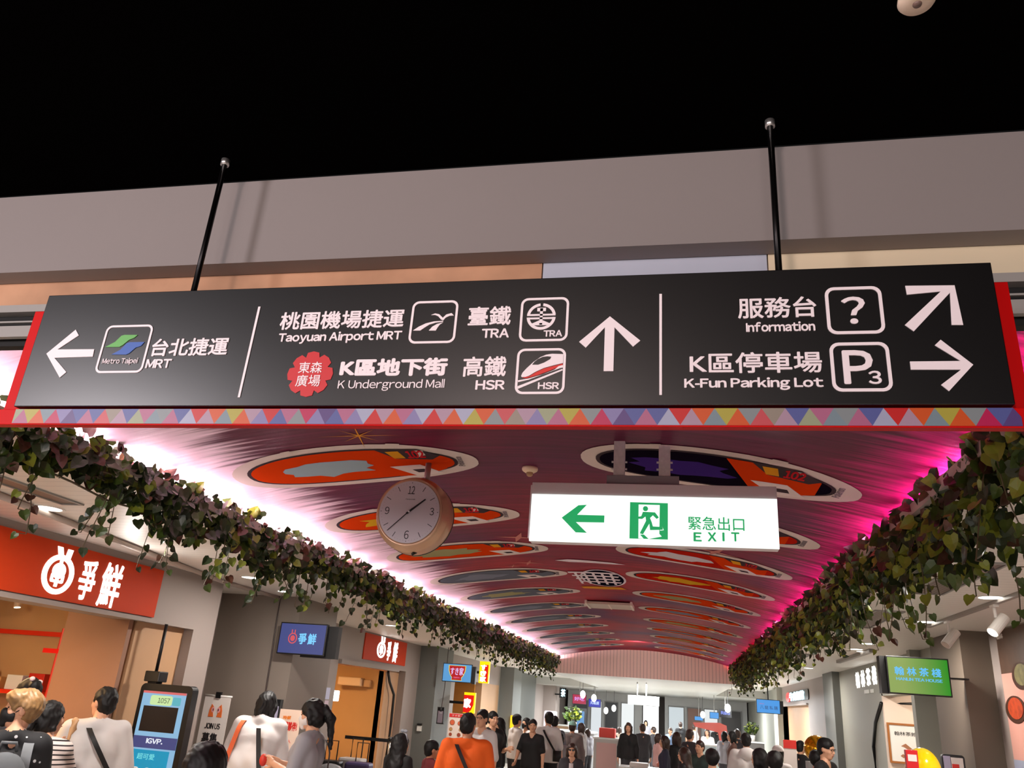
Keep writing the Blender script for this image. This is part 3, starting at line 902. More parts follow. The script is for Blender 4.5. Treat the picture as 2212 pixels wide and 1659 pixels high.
sparkle(775, 940, .24, 'gold burst printed above the leftmost near badge', GLD, 8, .2)
sparkle(1120, 1160, .22, 'pink sparkle left of the exit sign bottom', SPK)
sparkle(1142, 1215, .16, 'pink sparkle right of the third left badge', SPK)
sparkle(1108, 1222, .10, 'smallest pink sparkle near the fourth left badge', SPK)
sparkle(1545, 1192, .24, 'pink sparkle under the right half of the exit sign', SPK)
p = on_vault(1292, 1248)
t = thing('printed_title', 'black and white lettered roundel printed on the vault below the exit sign', 'ceiling graphic', (p[0], p[1], vz(p[0])))
f = FV(p[0], p[1], math.radians(0))
put('disc', MB().sheet(circ(.06, .0, .26, .62, 40), f, .003), WHITE, t)
put('disc_fill', MB().sheet(circ(.06, .0, .235, .58, 40), f, .0045), mat('roundel_black', (18, 16, 30), 0.4, spec=0.0), t)
mb = MB()
for k in range(4):
    mb.sheet([(-.30 + .02 * k, -.45 + .22 * k), (.26, -.45 + .22 * k), (.24, -.36 + .22 * k), (-.30 + .02 * k, -.36 + .22 * k)], f, .006)
    for q_ in range(5):
        u = -.24 + .1 * q_
        mb.sheet([(u, -.40 + .22 * k), (u + .03, -.40 + .22 * k), (u + .03, -.22 + .22 * k), (u, -.22 + .22 * k)], f, .006)
put('lettering', mb, WHITE, t)
put('ribbon', MB().sheet([(-.28, .70), (.22, .66), (.28, .82), (.0, .90), (-.26, .86)], f, .003), GLD, t)
put('title_bar', MB().sheet([(-.34, -1.15), (-.2, -1.22), (.25, -1.12), (.38, -1.05), (.25, -1.02), (-.2, -1.06)], f, .003), WHITE, t)
vp = on_vault(1318, 1303)
t = thing('access_panel', 'cream access panel set in the vault beyond the printed roundel', 'hatch', (vp[0], vp[1], vz(vp[0])))
f = FV(vp[0], vp[1])
put('flap', MB().box((-.3 + vp[0], vp[1] - .28, vz(vp[0]) - .05), (.3 + vp[0], vp[1] + .28, vz(vp[0]) - .02)), mat('panel_cream', (196, 176, 156), 0.5), t)
put('frame', MB().box((-.33 + vp[0], vp[1] - .31, vz(vp[0]) - .055), (-.30 + vp[0], vp[1] + .31, vz(vp[0]))).box((.30 + vp[0], vp[1] - .31, vz(vp[0]) - .055), (.33 + vp[0], vp[1] + .31, vz(vp[0]))).box((-.01 + vp[0], vp[1] - .28, vz(vp[0]) - .056), (.01 + vp[0], vp[1] + .28, vz(vp[0]) - .049)), mat('panel_rim', (226, 208, 190), 0.5), t)

# ------------------------------------------------ printed badges on the vault
RIM = mat('badge_rim', (214, 200, 190), 0.45, spec=0.0)
RIMD = mat('badge_dark_line', (70, 60, 62), 0.5, spec=0.0)  # dark print colour for lines and marks on the badges
FIELD = {'red': mat('badge_red', (176, 34, 22), 0.45, spec=0.0), 'orange': mat('badge_orange', (206, 62, 18), 0.45, spec=0.0), 'slate': mat('badge_slate', (98, 104, 112), 0.45, spec=0.0), 'black': mat('badge_black', (20, 14, 26), 0.45, spec=0.0),
         'blue': mat('badge_blue', (60, 66, 104), 0.45, spec=0.0)}
CARD = mat('badge_card', (226, 214, 206), 0.5, spec=0.0)
TAGY = mat('badge_yellow', (214, 150, 40), 0.5, spec=0.0)
NUMR = mat('badge_number', (190, 40, 46), 0.5, spec=0.0)
GREYT = mat('badge_grey_text', (140, 132, 132), 0.5, spec=0.0)


def badge(cx, cy, flip, field, blob, label, group):
    """long rounded badge lying across the vault; its pointed end at +u (left row) or turned for the right row"""
    tilt = 0.10 if not flip else 0.0
    A, B = .78, .40
    f = FV(cx, cy, tilt)
    def outline(a, b, k=1.0):
        pts = []
        for i in range(48):
            th = 2 * math.pi * i / 48; c, s = math.cos(th), math.sin(th)
            e = 2.6 if c > 0 else 2.3
            u = math.copysign(abs(c) ** (2 / e), c) * a; v = math.copysign(abs(s) ** (2 / e), s) * b
            if c > 0:
                v *= 1 - .30 * (u / a) ** 2
            pts.append((u, v))
        return pts
    t = thing('vault_badge', label, 'ceiling graphic', (cx, cy, vz(cx)), 0, group)
    put('rim', MB().sheet(outline(A, B), f, .001), RIM, t)
    put('dark_line', MB().sheet([(u - .02, v) for u, v in outline(A * .86, B * .80)], f, .003), RIMD, t)
    put('field', MB().sheet([(u - .02, v) for u, v in outline(A * .83, B * .74)], f, .004), FIELD[field], t)
    put('field_band', MB().sheet([(.05, -.29), (.40, -.27), (.56, -.12), (.56, .14), (.40, .28), (.22, .28)], f, .005), FIELD['orange' if field != 'slate' else 'slate'], t)
    s_ = -1 if not flip else 1
    if blob:
        pts = []
        rnd = random.Random(label)
        for i in range(20):
            th = 2 * math.pi * i / 20
            k = 1 + .22 * rnd.uniform(-1, 1)
            pts.append((-.20 + .30 * k * math.cos(th), .01 + .15 * k * math.sin(th)))
        put('swirl', MB().sheet(pts, f, .005), blob, t)
    put('top_panel', MB().sheet([(.18, -.30), (.44, -.27), (.56, -.14), (.50, -.06), (.28, -.10)], f, .006), RIMD, t)
    put('yellow_tag', MB().sheet([(.24, -.25), (.32, -.25), (.34, -.11), (.27, -.11)], f, .007), TAGY, t)
    mb = MB(); mb.text('102', (.36, -.12, .47, -.24), f, .0062, .0085, 0, .04)
    mb.sheet([(.352, -.25), (.475, -.25), (.478, -.11), (.352, -.11)], f, .006, 1)
    put('number', mb, [NUMR, CARD], t)
    put('card', MB().sheet([(.20, .06), (.40, .04), (.52, .24), (.34, .29)], f, .006), CARD, t)
    put('card_mark', MB().sheet([(.33, .14), (.41, .13), (.43, .20), (.36, .21)], f, .007), RIMD, t)
    f2 = lambda u, v, w_: f(.665 - v, -u, w_)
    mb = MB(); mb.text('Pokémon', (-.10, -.02, .10, .025), f2, .0015, .0035, 0, .01)
    put('brand_text', mb, GREYT, t)
    put('hinge', MB().sheet([(-.36, -.385), (-.30, -.40), (-.29, -.355), (-.35, -.34)], f, .005), RIM, t)
    put('hinge', MB().sheet([(.28, -.40), (.36, -.385), (.35, -.345), (.27, -.36)], f, .005), RIM, t)


LROW = [(-2.02, 4.63), (-2.03, 6.10), (-2.02, 7.55), (-2.03, 9.05), (-2.05, 10.50), (-2.07, 11.97), (-2.05, 13.45), (-2.05, 14.92), (-2.05, 16.4), (-2.05, 17.9), (-2.05, 19.3)]
RROW = [(0.20, 3.14), (0.20, 4.60), (0.20, 6.05), (0.19, 7.53), (0.19, 8.98), (0.18, 10.5), (0.18, 12.05), (0.18, 13.6), (0.18, 15.1), (0.18, 16.6), (0.18, 18.1), (0.18, 19.5)]
TEAL = mat('swirl_teal', (150, 170, 176), 0.5, spec=0.0); OLIVE = mat('swirl_olive', (150, 146, 104), 0.5, spec=0.0); PALE = mat('swirl_pale', (206, 200, 202), 0.5, spec=0.0); YEL = mat('swirl_yellow', (206, 160, 40), 0.5, spec=0.0); VIO = mat('swirl_violet', (60, 40, 110), 0.5, spec=0.0); GRY = mat('swirl_grey', (120, 126, 136), 0.5, spec=0.0)
LF = ['orange', 'orange', 'orange', 'slate', 'slate', 'slate', 'slate', 'slate', 'slate', 'slate', 'slate']
LB = [TEAL, YEL, OLIVE, GRY, OLIVE, GRY, GRY, GRY, GRY, GRY, GRY]
ORD = ['nearest', 'second', 'third', 'fourth', 'fifth', 'sixth', 'seventh', 'eighth', 'ninth', 'tenth', 'eleventh', 'twelfth']
for i, (x, y) in enumerate(LROW):
    badge(x, y, False, LF[i], LB[i], f'{ORD[i]} {"orange" if LF[i] == "orange" else "slate"} badge from the near end of the left vault row', 'badges printed along the left of the vault')
RF = ['red', 'black', 'red', 'red', 'red', 'orange', 'orange', 'orange', 'orange', 'orange', 'orange', 'orange']
RB = [None, VIO, PALE, PALE, YEL, OLIVE, GRY, OLIVE, GRY, OLIVE, GRY, GRY]
for i, (x, y) in enumerate(RROW):
    badge(x, y, True, RF[i], RB[i], f'{ORD[i]} {RF[i]} badge from the near end of the right vault row', 'badges printed along the right of the vault')

# ================================================================ IVY GARLANDS
LEAF = [mat('leaf_dark', (40, 54, 26), 0.35), mat('leaf_variegated', (128, 138, 44), 0.4), mat('leaf_pink_lit', (88, 54, 40), 0.4), mat('leaf_mid', (68, 88, 32), 0.38)]  # the reddish tone paints the pink cove light onto leaves
VINE = mat('vine_stem', (86, 74, 50), 0.6)
_LU = np.array([(0, 0, 0), (0, .5, -.07), (0, 1.02, .05), (.26, -.10, .05), (.47, .10, .07), (.42, .44, .05), (.20, .78, .03), (-.26, -.10, .05), (-.47, .10, .07), (-.42, .44, .05), (-.20, .78, .03)])
_LF = [(0, 3, 4, 5, 1), (1, 5, 6, 2), (0, 1, 9, 8, 7), (1, 2, 10, 9)]


def leaf(mb, rg, pos, tip, nrm, size, m):
    tip = Vector(tip).normalized(); n = Vector(nrm); n = (n - tip * n.dot(tip)).normalized(); a = tip.cross(n)
    B = np.array([a, tip, n])
    mb.add(np.array(pos) + (_LU * size) @ B, _LF, m)


def garland(x0, side, dense, drop, per_m, n_trail, label, seed, weights):
    """ivy draped over the lip at x0; side = +1 when the hall lies towards +X"""
    rg = random.Random(seed)
    t = thing('ivy_garland', label, 'garland', (x0, 2.6, 2.86))
    mb = MB(); st = MB()
    n = int(per_m * 18.2)
    pick = lambda top: rg.choices((0, 1, 2, 3), weights if not top else (4, 1, 3, 3))[0]  # top leaves get more of the painted pink light
    for i in range(n):
        y = 2.62 + 18.25 * rg.random()
        q = rg.random() ** 1.25
        lump = 1 + .55 * math.sin(y * 3.1 + seed) * math.sin(y * 1.3)
        z = 2.885 - q * dense * lump + rg.gauss(0, .02)
        out = (.03 + .12 * math.sin(min(1, q * 1.2) * math.pi) + abs(rg.gauss(0, .035)))
        x = x0 - side * (.06 + .10 * rg.random()) + side * out * .55
        if q > .25 and rg.random() < .4:
            x = x0 - side * rg.uniform(.0, .24); z = min(z, 2.78)
        if q < .14:
            x = x0 + side * rg.uniform(-.07, .025); z += .012
        tip = (side * rg.gauss(.15, .45), rg.gauss(-.15, .45), -1 + rg.random() * .7 if q > .1 else rg.gauss(.1, .5))
        nrm = (side * (1 + rg.gauss(0, .5)), -.7 + rg.gauss(0, .7), rg.gauss(.1, .6))
        leaf(mb, rg, (x, y, z), tip, nrm, rg.uniform(.045, .088), pick(q < .25))
    o = put('foliage', mb, LEAF, t); o['kind'] = 'stuff'
    for k in range(3):
        pts = []
        for i in range(60):
            y = 2.62 + 18.25 * i / 59
            pts.append((x0 - side * (.04 + .05 * k), y, 2.80 - .05 * k + .02 * math.sin(i * 1.7 + k * 2)))
        st.tube(pts, .006, n=5)
    put('stem_bundle', st, VINE, t)
    for i in range(n_trail):
        y = 2.75 + 18.0 * (i + rg.random() * .9) / n_trail + .22 * math.sin(i * 1.9)
        ln = drop * rg.uniform(.45, 1.0) + dense * .55
        x = x0 + side * rg.uniform(-.24, .03); z = 2.80; p = Vector((x, y, z)); path = [p.copy()]
        dx, dy = rg.gauss(0, .1), rg.gauss(0, .12)
        mb = MB(); k = 0
        while 2.80 - p.z < ln:
            dx += rg.gauss(0, .06); dy += rg.gauss(0, .06)
            p = p + Vector((dx * .05, dy * .05, -.045)); path.append(p.copy()); k += 1
            if rg.random() < .85:
                ang = rg.random() * 6.28; d = Vector((math.cos(ang), math.sin(ang), 0))
                root = p + d * rg.uniform(.01, .045)
                leaf(mb, rg, root, d * .5 + Vector((0, 0, -.8 + rg.gauss(0, .3))), (side * .8 + rg.gauss(0, .5), -.9 + rg.gauss(0, .5), rg.gauss(.1, .4)), rg.uniform(.045, .085) * (1 - .25 * k * .045 / ln), rg.choices((0, 1, 2, 3), weights)[0])
                mb.tube([p, root], .0018, 4, n=4, caps=False)
        mb.tube(path, .0028, 4, n=5)
        put('trailing_vine', mb, LEAF + [VINE], t)


garland(-2.985, 1, .22, .30, 310, 94, 'dark ivy garland draped over the left edge of the pink-lit vault', 3, (6, 1.4, .8, 3.2))
garland(1.165, -1, .29, .36, 360, 94, 'green variegated ivy garland draped over the right edge of the pink-lit vault', 5, (3.5, 3.2, .5, 3.8))

# ================================================================ SHOP SIGNS, SCREENS AND FITTINGS
ORANGE = mat('orange_sign', (200, 58, 8), 0.6, spec=.2)
LITW = glow('lit_letters', (255, 252, 244), 2)
BLK = mat('black_plastic', (12, 12, 13), 0.4)
GREYP = mat('grey_plastic', (150, 148, 146), 0.5)
PAPER = mat('white_paper', (226, 216, 210), 0.6)


def shop_sign(u0, v0, u1, v1, x0, Zf, ring_c, rx, rz, ears, texts, label, bold):
    f = FXl(x0)
    t = thing('shop_sign', label, 'shop sign', (x0, (u0 + u1) / 2, v0))
    put('panel', MB().box((x0, u0, v0), (x0 + .02, u1, v1)), ORANGE, t)
    cu, cv = Zf(*ring_c)
    mb = MB().ring(circ(cu, cv, rx, rz), circ(cu, cv, rx * .70, rz * .74), f, .018, .026)
    for a, b_ in ears:
        a = Zf(*a); b_ = Zf(*b_); wd = rx * .17
        mb.prism([(a[0] - wd, a[1]), (a[0] + wd, a[1]), (b_[0] + wd, b_[1]), (b_[0] - wd, b_[1])], f, .018, .026)
    mb.prism(circ(cu, cv + rz * .18, rx * .42, rz * .40), f, .018, .0255)
    mb.prism([(cu - rx * .1, cv - rz * .62), (cu + rx * .1, cv - rz * .62), (cu + rx * .1, cv + rz * .8), (cu - rx * .1, cv + rz * .8)], f, .018, .0252)
    mb.ring(rrect(cu - rx * .42, cv - rz * .42, cu + rx * .42, cv + rz * .05, rx * .1), rrect(cu - rx * .26, cv - rz * .28, cu + rx * .26, cv - rz * .06, rx * .05), f, .018, .0257)
    put('emblem', mb, LITW, t, label='glowing round emblem with two ears')
    for body, bl, tr in texts:
        a = Zf(*bl); c = Zf(*tr)
        put('character', MB().text(body, (a[0], a[1], c[0], c[1]), f, .018, .026, 0, bold), LITW, t)
    return t


zl = lambda zx, zy: tuple(at(zx * 440 / 2212, 1130 + zy * 440 / 2212, 'x', LW1)[[1, 2]])
shop_sign(4.0, 2.315, 7.25, 2.766, LW1, zl, (606, 556), .18, .160, [((635, 255), (640, 370)), ((748, 290), (705, 400))],
          [('爭', (778, 818), (1065, 425)), ('鮮', (1010, 893), (1340, 470))], 'large orange shop sign with glowing emblem over the left shop', .018)
z2 = lambda zx, zy: tuple(at(560 + zx * 345 / 2210, 1310 + zy * 345 / 2210, 'x', LW)[[1, 2]])
shop_sign(14.68, 2.335, 17.13, 2.80, LW, z2, (1675, 600), .24, .15, [((1690, 415), (1685, 490)), ((1725, 425), (1715, 500))],
          [('爭', (1738, 745), (1822, 490)), ('鮮', (1822, 770), (1915, 505))], 'small orange shop sign with glowing letters over the second left shop', .03)
lamp('sign_halo', 'AREA', (LW1 + .35, 6.2, 2.5), 4, (1, 0.95, 0.9), 0.3, (0, math.radians(-90), 0))

# header lips
struct('trim_8', MB().box((LW1, 2.2, 2.262), (LW1 + .06, 7.4, 2.30)), WALL)
struct('trim_9', MB().box((LW, 13.62, 2.20), (LW + .06, 16.7, 2.27)), WALL)
struct('trim_10', MB().box((RW - .05, 22.9, 2.25), (RW, 28.6, 2.29)), WALL)


def screen(name, label, x0, z0, x1, z1, y, face, depth=.06, mount=None, group=None, parts=()):
    f = FY(y)
    t = thing(name, label, 'screen', ((x0 + x1) / 2, y, z0), 0, group)
    put('case', MB().box((x0, y, z0), (x1, y + depth, z1)), BLK, t, bevel=.004)
    b_ = .014
    put('display', MB().box((x0 + b_, y - .002, z0 + b_), (x1 - b_, y + .01, z1 - b_)), face, t)
    for nm, mb, m in parts:
        put(nm, mb, m, t)
    if mount:
        put('mount', MB().box(*mount), BLK, t)
    return t


def grad(name, c0, c1, axis, a, b_, es):
    """a display whose picture fades from one colour to another"""
    m = mat(name, (8, 8, 8), 0.3, emit=c0, es=es); nt, b, N, L = nodes_of(m)
    tc = N('ShaderNodeTexCoord'); sp = N('ShaderNodeSeparateXYZ'); L(tc.outputs['Object'], sp.inputs[0])
    mr = N('ShaderNodeMapRange'); mr.inputs['From Min'].default_value = a; mr.inputs['From Max'].default_value = b_
    L(sp.outputs['XYZ'.index(axis)], mr.inputs[0])
    mx = N('ShaderNodeMix'); mx.data_type = 'RGBA'; mx.inputs[6].default_value = (*lin(c0), 1); mx.inputs[7].default_value = (*lin(c1), 1)
    L(mr.outputs[0], mx.inputs[0]); L(mx.outputs[2], b.inputs['Emission Color'])
    return m


# left screen with emblem and two characters
ty = 9.4; f = FY(ty)
mb = MB().ring(circ(-4.60, 2.325, .058, .063), circ(-4.60, 2.325, .046, .050), f, .002, .004)
mb.prism(circ(-4.60, 2.325, .03, .034, 20), f, .002, .004)
for dx in (-.018, .02):
    mb.prism([(-4.60 + dx - .006, 2.38), (-4.60 + dx + .006, 2.38), (-4.60 + dx + .006, 2.425), (-4.60 + dx - .006, 2.425)], f, .002, .004)
parts = [('emblem', mb, glow('screen_coral', (226, 90, 96), .9))]
for body, u in (('爭', -4.525), ('鮮', -4.40)):
    parts.append(('character', MB().text(body, (u, 2.262, u + .108, 2.39), f, .002, .004, 0, .03), glow('screen_cyan', (120, 200, 246), 1.1)))
screen('wall_screen', 'violet screen with red emblem and two pale blue characters on left column', -4.783, 2.14, -4.17, 2.507, ty, glow('screen_violet', (72, 80, 138), .9), mount=((-4.5, ty + .065, 2.12), (-4.05, ty + .17, 2.49)), group='advertising screens along the hall', parts=parts)
o = put('cable', MB().tube([(-4.93, 9.555, CEIL - .01), (-4.93, 9.56, 2.5), (-4.915, 9.555, 2.1), (-4.91, 9.555, 1.62)], .008, n=6), mat('cable_brown', (60, 46, 42), 0.5)); tag(o, 'thin dark cable running down the brown left column', 'cable')


def brochure_box(x0, z0, x1, z1, y, label, cols):
    t = thing('brochure_box', label, 'brochure holder', ((x0 + x1) / 2, y, z0))
    put('holder', MB().box((x0, y, z0), (x1, y + .07, z0 + .02)).box((x0, y, z0), (x0 + .012, y + .07, z1)).box((x1 - .012, y, z0), (x1, y + .07, z1)).box((x0, y + .06, z0), (x1, y + .07, z1)), BLK, t)
    w_ = (x1 - x0 - .03)
    put('leaflet', MB().box((x0 + .014, y + .012, z0 + .02), (x0 + .014 + w_, y + .03, z1 - .075)), cols[0], t)
    put('leaflet_title', MB().box((x0 + .05, y + .008, z1 - .13), (x1 - .04, y + .0125, z1 - .10)), cols[1], t)
    put('bag', MB().ell(((x0 + x1) / 2, y + .03, z1 - .045), (w_ * .3, .04, .05)), mat('bag_charcoal', (30, 30, 34), 0.6), t, smooth=True)


brochure_box(-4.905, 1.313, -4.645, 1.628, 9.45, 'black brochure box with pale leaflets hanging on the left column', (mat('leaflet_lilac', (176, 170, 196), 0.5), mat('leaflet_lime', (206, 206, 120), 0.5)))
brochure_box(-5.20, 1.24, -5.05, 1.578, 18.1, 'small dark brochure box on the second left column', (mat('leaflet_mauve', (120, 110, 122), 0.5), mat('leaflet_grey', (150, 146, 150), 0.5)))
t = thing('wall_switch', 'white switch box on the second left column, dark cap above', 'switch', (-5.59, 18.19, 1.06))
put('plate', MB().box((-5.645, 18.16, 1.06), (-5.54, 18.2, 1.17)), mat('switch_white', (226, 224, 218), 0.4), t, bevel=.004)
put('cap', MB().box((-5.645, 18.15, 1.172), (-5.54, 18.2, 1.213)), BLK, t)

# second screen: bowl logo
ty = 18.0; f = FY(ty)
bowl = [(-4.99, 2.44), (-4.63, 2.44), (-4.635, 2.34), (-4.67, 2.25), (-4.71, 2.20), (-4.70, 2.15), (-4.92, 2.15), (-4.91, 2.20), (-4.95, 2.25), (-4.985, 2.34)]
parts = [('halo', MB().prism([(u * 1.0 + (u + 4.81) * .1, v + (v - 2.3) * .06) for u, v in bowl], f, .002, .003), glow('screen_yellow', (240, 220, 90), .9)),
         ('bowl_logo', MB().prism(bowl, f, .003, .005), glow('screen_red', (190, 20, 30), .9)),
         ('lettering', MB().text('すき家', (-4.96, 2.25, -4.66, 2.41), f, .005, .007, 0, .02), glow('screen_lilac', (226, 196, 250), 1.0)),
         ('small_lettering', MB().text('SUKIYA', (-4.88, 2.185, -4.74, 2.215), f, .005, .007, 0, .02), glow('screen_pink', (236, 120, 160), 1.0))]
screen('wall_screen', 'light blue screen showing a red bowl logo beside the second left column', -5.137, 2.105, -4.475, 2.487, ty, glow('screen_sky', (92, 160, 216), .95), mount=((-4.475, ty + .03, 2.09), (-4.40, ty + .15, 2.45)), group='advertising screens along the hall', parts=parts)
o = put('cable', MB().tube([(-5.08, 18.1, CEIL - .01), (-5.09, 18.12, 2.0), (-5.12, 18.13, 1.58)], .008, n=6), mat('cable_brown')); tag(o, 'thin cable between the bowl logo screen and its brochure box', 'cable')

# vertical lit sign and bowl light box of the third shop
t = thing('light_box', 'yellow and red upright lit sign with white characters under the ivy', 'lit sign', (-4.9, 21.0, 2.18), 0, 'lit signs of the third left shop')
f = FY(21.0)
put('box', MB().box((-5.03, 21.0, 2.18), (-4.78, 21.12, 2.70)), glow('lit_yellow', (255, 214, 0), 1.3), t)
put('bracket', MB().box((LW, 21.03, 2.40), (-5.03, 21.09, 2.46)), BLK, t)
put('red_field', MB().prism([(-4.90, 2.62), (-4.80, 2.62), (-4.80, 2.21), (-4.88, 2.21)], f, .0, .004), glow('lit_red', (226, 20, 10), 1.1), t)
for k, ch in enumerate('すき家'):
    put('character', MB().text(ch, (-5.0, 2.49 - .14 * k, -4.84, 2.62 - .14 * k), f, .004, .01, 0, .04), LITW, t)
t = thing('light_box', 'red bowl light box with yellow border and one white character', 'lit sign', (-4.97, 20.0, 1.47), 0, 'lit signs of the third left shop')
f = FY(20.0)
put('box', MB().box((-5.115, 20.0, 1.47), (-4.84, 20.1, 1.93)), glow('lit_yellow'), t)
put('bracket', MB().box((LW, 20.03, 1.66), (-5.115, 20.08, 1.72)), BLK, t)
put('bowl_logo', MB().prism([(-5.115, 1.87), (-4.87, 1.87), (-4.87, 1.66), (-4.92, 1.54), (-4.98, 1.48), (-5.115, 1.48)], f, 0, .004), glow('lit_red'), t)
put('character', MB().text('家', (-5.11, 1.58, -4.93, 1.80), f, .004, .01, 0, .06), LITW, t)

# menu board with bowls
t = thing('menu_board', 'menu board with red header and photographed bowls behind the orange shirt', 'menu board', (-4.58, 17.5, 0))
f = FY(17.5)
put('board', MB().box((-4.76, 17.5, .25), (-4.40, 17.53, 1.487)), PAPER, t)
put('header', MB().prism([(-4.755, 1.41), (-4.405, 1.41), (-4.405, 1.48), (-4.755, 1.48)], f, 0, .003), mat('menu_red', (206, 30, 40), 0.5), t)
put('lettering', MB().text('すき家', (-4.70, 1.425, -4.52, 1.465), f, .003, .005), PAPER, t)
for k, (u, v, r) in enumerate(((-4.68, 1.31, .055), (-4.70, 1.18, .036), (-4.70, 1.08, .034), (-4.52, 1.30, .045), (-4.50, 1.18, .03), (-4.52, 1.08, .04))):
    b_ = put('dish', MB().prism(circ(u, v, r), f, 0, .003), mat('dish_brown', (150, 96, 70), 0.5), t)
    put('food', MB().prism(circ(u, v, r * .78), f, .003, .005), mat('food_%d' % (k % 3), [(206, 96, 60), (190, 150, 96), (150, 60, 40)][k % 3], 0.6), b_)
put('leg', MB().box((-4.60, 17.53, 0), (-4.56, 17.56, .6)).box((-4.72, 17.45, 0), (-4.44, 17.62, .02)), GREYP, t)
t = thing('wall_notice', 'small upright yellow notice on the third left column', 'notice', (-5.29, 26.5, 1.03))
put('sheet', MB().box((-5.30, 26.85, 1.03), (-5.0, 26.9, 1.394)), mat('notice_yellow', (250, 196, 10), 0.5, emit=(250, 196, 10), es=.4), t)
put('lettering', MB().text('取餐', (-5.22, 1.15, -5.08, 1.28), FY(26.85), 0, .004), mat('notice_ink', (150, 110, 10), 0.6), t)
t = thing('light_box', 'blank white upright light box past the third left column', 'lit sign', (-5.5, 29.0, 1.48))
put('box', MB().box((-5.72, 28.75, 1.48), (-5.46, 28.95, 2.06)), glow('lit_white', (255, 255, 255), 1.6), t, bevel=.02)
put('stripe', MB().box((-5.75, 28.7, 1.2), (-5.72, 28.8, 1.95)), glow('lit_cream', (255, 244, 180), 1.2), t)

# second shop fittings
t = thing('air_conditioner', 'cream wall air conditioner inside the second left shop', 'air conditioner', (-6.6, 16.4, 1.87))
put('body', MB().box((-6.83, 16.26, 1.87), (-6.335, 16.5, 2.03)), mat('ac_cream', (226, 190, 150), 0.5), t, bevel=.02)
put('pipe_cover', MB().box((-6.325, 16.38, 1.865), (-6.17, 16.5, 2.0)), mat('ac_cover', (190, 146, 100), 0.5), t, bevel=.01)
struct('door_1', MB().box((-5.95, 13.60, 0), (-5.86, 13.66, 2.24)).box((-5.95, 13.6, 2.19), (-5.86, 16.5, 2.24)), mat('lit_orange_jamb', (240, 150, 80), 0.5))
t = thing('wall_lamp', 'white glowing lamp on the orange door frame of the second shop', 'wall lamp', (-5.75, 13.8, 1.59))
put('shade', MB().box((-5.84, 13.70, 1.595), (-5.72, 13.80, 1.765)), glow('lamp_white', (255, 255, 250), 3), t, bevel=.015)
put('bracket', MB().box((-5.86, 13.72, 1.64), (-5.84, 13.78, 1.72)), GREYP, t)
t = thing('wall_plate', 'pale notice plates on the wall left of the glowing lamp', 'notice', (-5.75, 13.3, 1.5))
put('upper_plate', MB().box((LW, 13.22, 1.62), (LW + .01, 13.42, 1.80)), mat('plate_blue', (176, 176, 206), 0.4), t)
put('lower_plate', MB().box((LW, 13.22, 1.42), (LW + .01, 13.42, 1.60)), mat('plate_mauve', (196, 170, 184), 0.4), t)
o = put('door_track', MB().tube([(-5.86, 16.45, 2.24), (-5.84, 16.6, 2.0), (-5.80, 16.85, 1.76), (-5.80, 16.88, 1.2), (-5.82, 16.86, .5), (-5.84, 16.8, 0.0)], .028, n=8), BLK, smooth=True)
tag(o, 'black curved door track edge of the second shop opening', 'door track')

# ---- self-service kiosk
KYf = 7.3; f = FY(KYf)
t = thing('order_kiosk', 'black upright ordering kiosk with bright blue screen and printer on top', 'kiosk', (-4.765, KYf, 0))
mb = MB().prism(rrect(-5.04, .10, -4.49, 1.72, .05), f, -.10, 0); put('body', mb, BLK, t)
put('foot', MB().box((-5.0, KYf - .12, 0), (-4.53, KYf + .24, .10)), BLK, t)
put('display', MB().prism([(-5.0, .35), (-4.545, .35), (-4.545, 1.655), (-5.0, 1.655)], f, 0, .003), glow('kiosk_blue', (142, 188, 222), .95), t)
put('top_bar', MB().prism([(-5.0, 1.635), (-4.545, 1.635), (-4.545, 1.655), (-5.0, 1.655)], f, .003, .004), glow('kiosk_coral', (226, 110, 110), .9), t)
put('number_tag', MB().prism(rrect(-4.91, 1.535, -4.68, 1.62, .02), f, .003, .005), glow('kiosk_lime', (206, 236, 170), .95), t)
put('number', MB().text('1057', (-4.83, 1.555, -4.705, 1.60), f, .005, .0065), glow('kiosk_ink', (70, 90, 80), .5), t)
put('teal_tag', MB().prism(rrect(-4.675, 1.54, -4.59, 1.612, .012), f, .003, .005), glow('kiosk_teal', (96, 186, 200), .9), t)
put('picture', MB().prism([(-4.965, 1.305), (-4.60, 1.305), (-4.60, 1.525), (-4.965, 1.525)], f, .003, .005), glow('kiosk_photo', (36, 26, 26), .6), t)
put('caption_band', MB().prism([(-5.0, 1.165), (-4.545, 1.165), (-4.545, 1.265), (-5.0, 1.265)], f, .003, .004), glow('kiosk_indigo', (72, 76, 130), .9), t)
put('caption', MB().text('IGVP.', (-4.86, 1.205, -4.69, 1.25), f, .004, .006, 0, .03), glow('kiosk_white', (236, 240, 250), 1.0), t)
put('menu_field', MB().prism([(-4.985, .40), (-4.60, .40), (-4.60, 1.15), (-4.985, 1.15)], f, .003, .005), glow('kiosk_cyan', (20, 150, 190), .95), t)
put('lettering', MB().text('超可愛', (-4.92, 1.07, -4.74, 1.12), f, .005, .007), glow('kiosk_aqua', (130, 230, 230), 1.0), t)
for k in range(6):
    u = -4.91 + .12 * (k % 3); v = .97 - .13 * (k // 3)
    d_ = put('dish', MB().prism(circ(u, v, .042, .036), f, .005, .006), glow('kiosk_plate', (226, 226, 226), .9), t)
    put('food', MB().prism(circ(u, v + .008, .025, .018), f, .006, .0075), glow('kiosk_food_%d' % (k % 3), [(226, 190, 150), (236, 150, 160), (120, 80, 70)][k % 3], .9), d_)
put('printer', MB().box((-5.02, KYf - .02, 1.735), (-4.86, KYf + .12, 1.83)).box((-4.99, KYf + .0, 1.72), (-4.89, KYf + .1, 1.736)), BLK, t, bevel=.01)
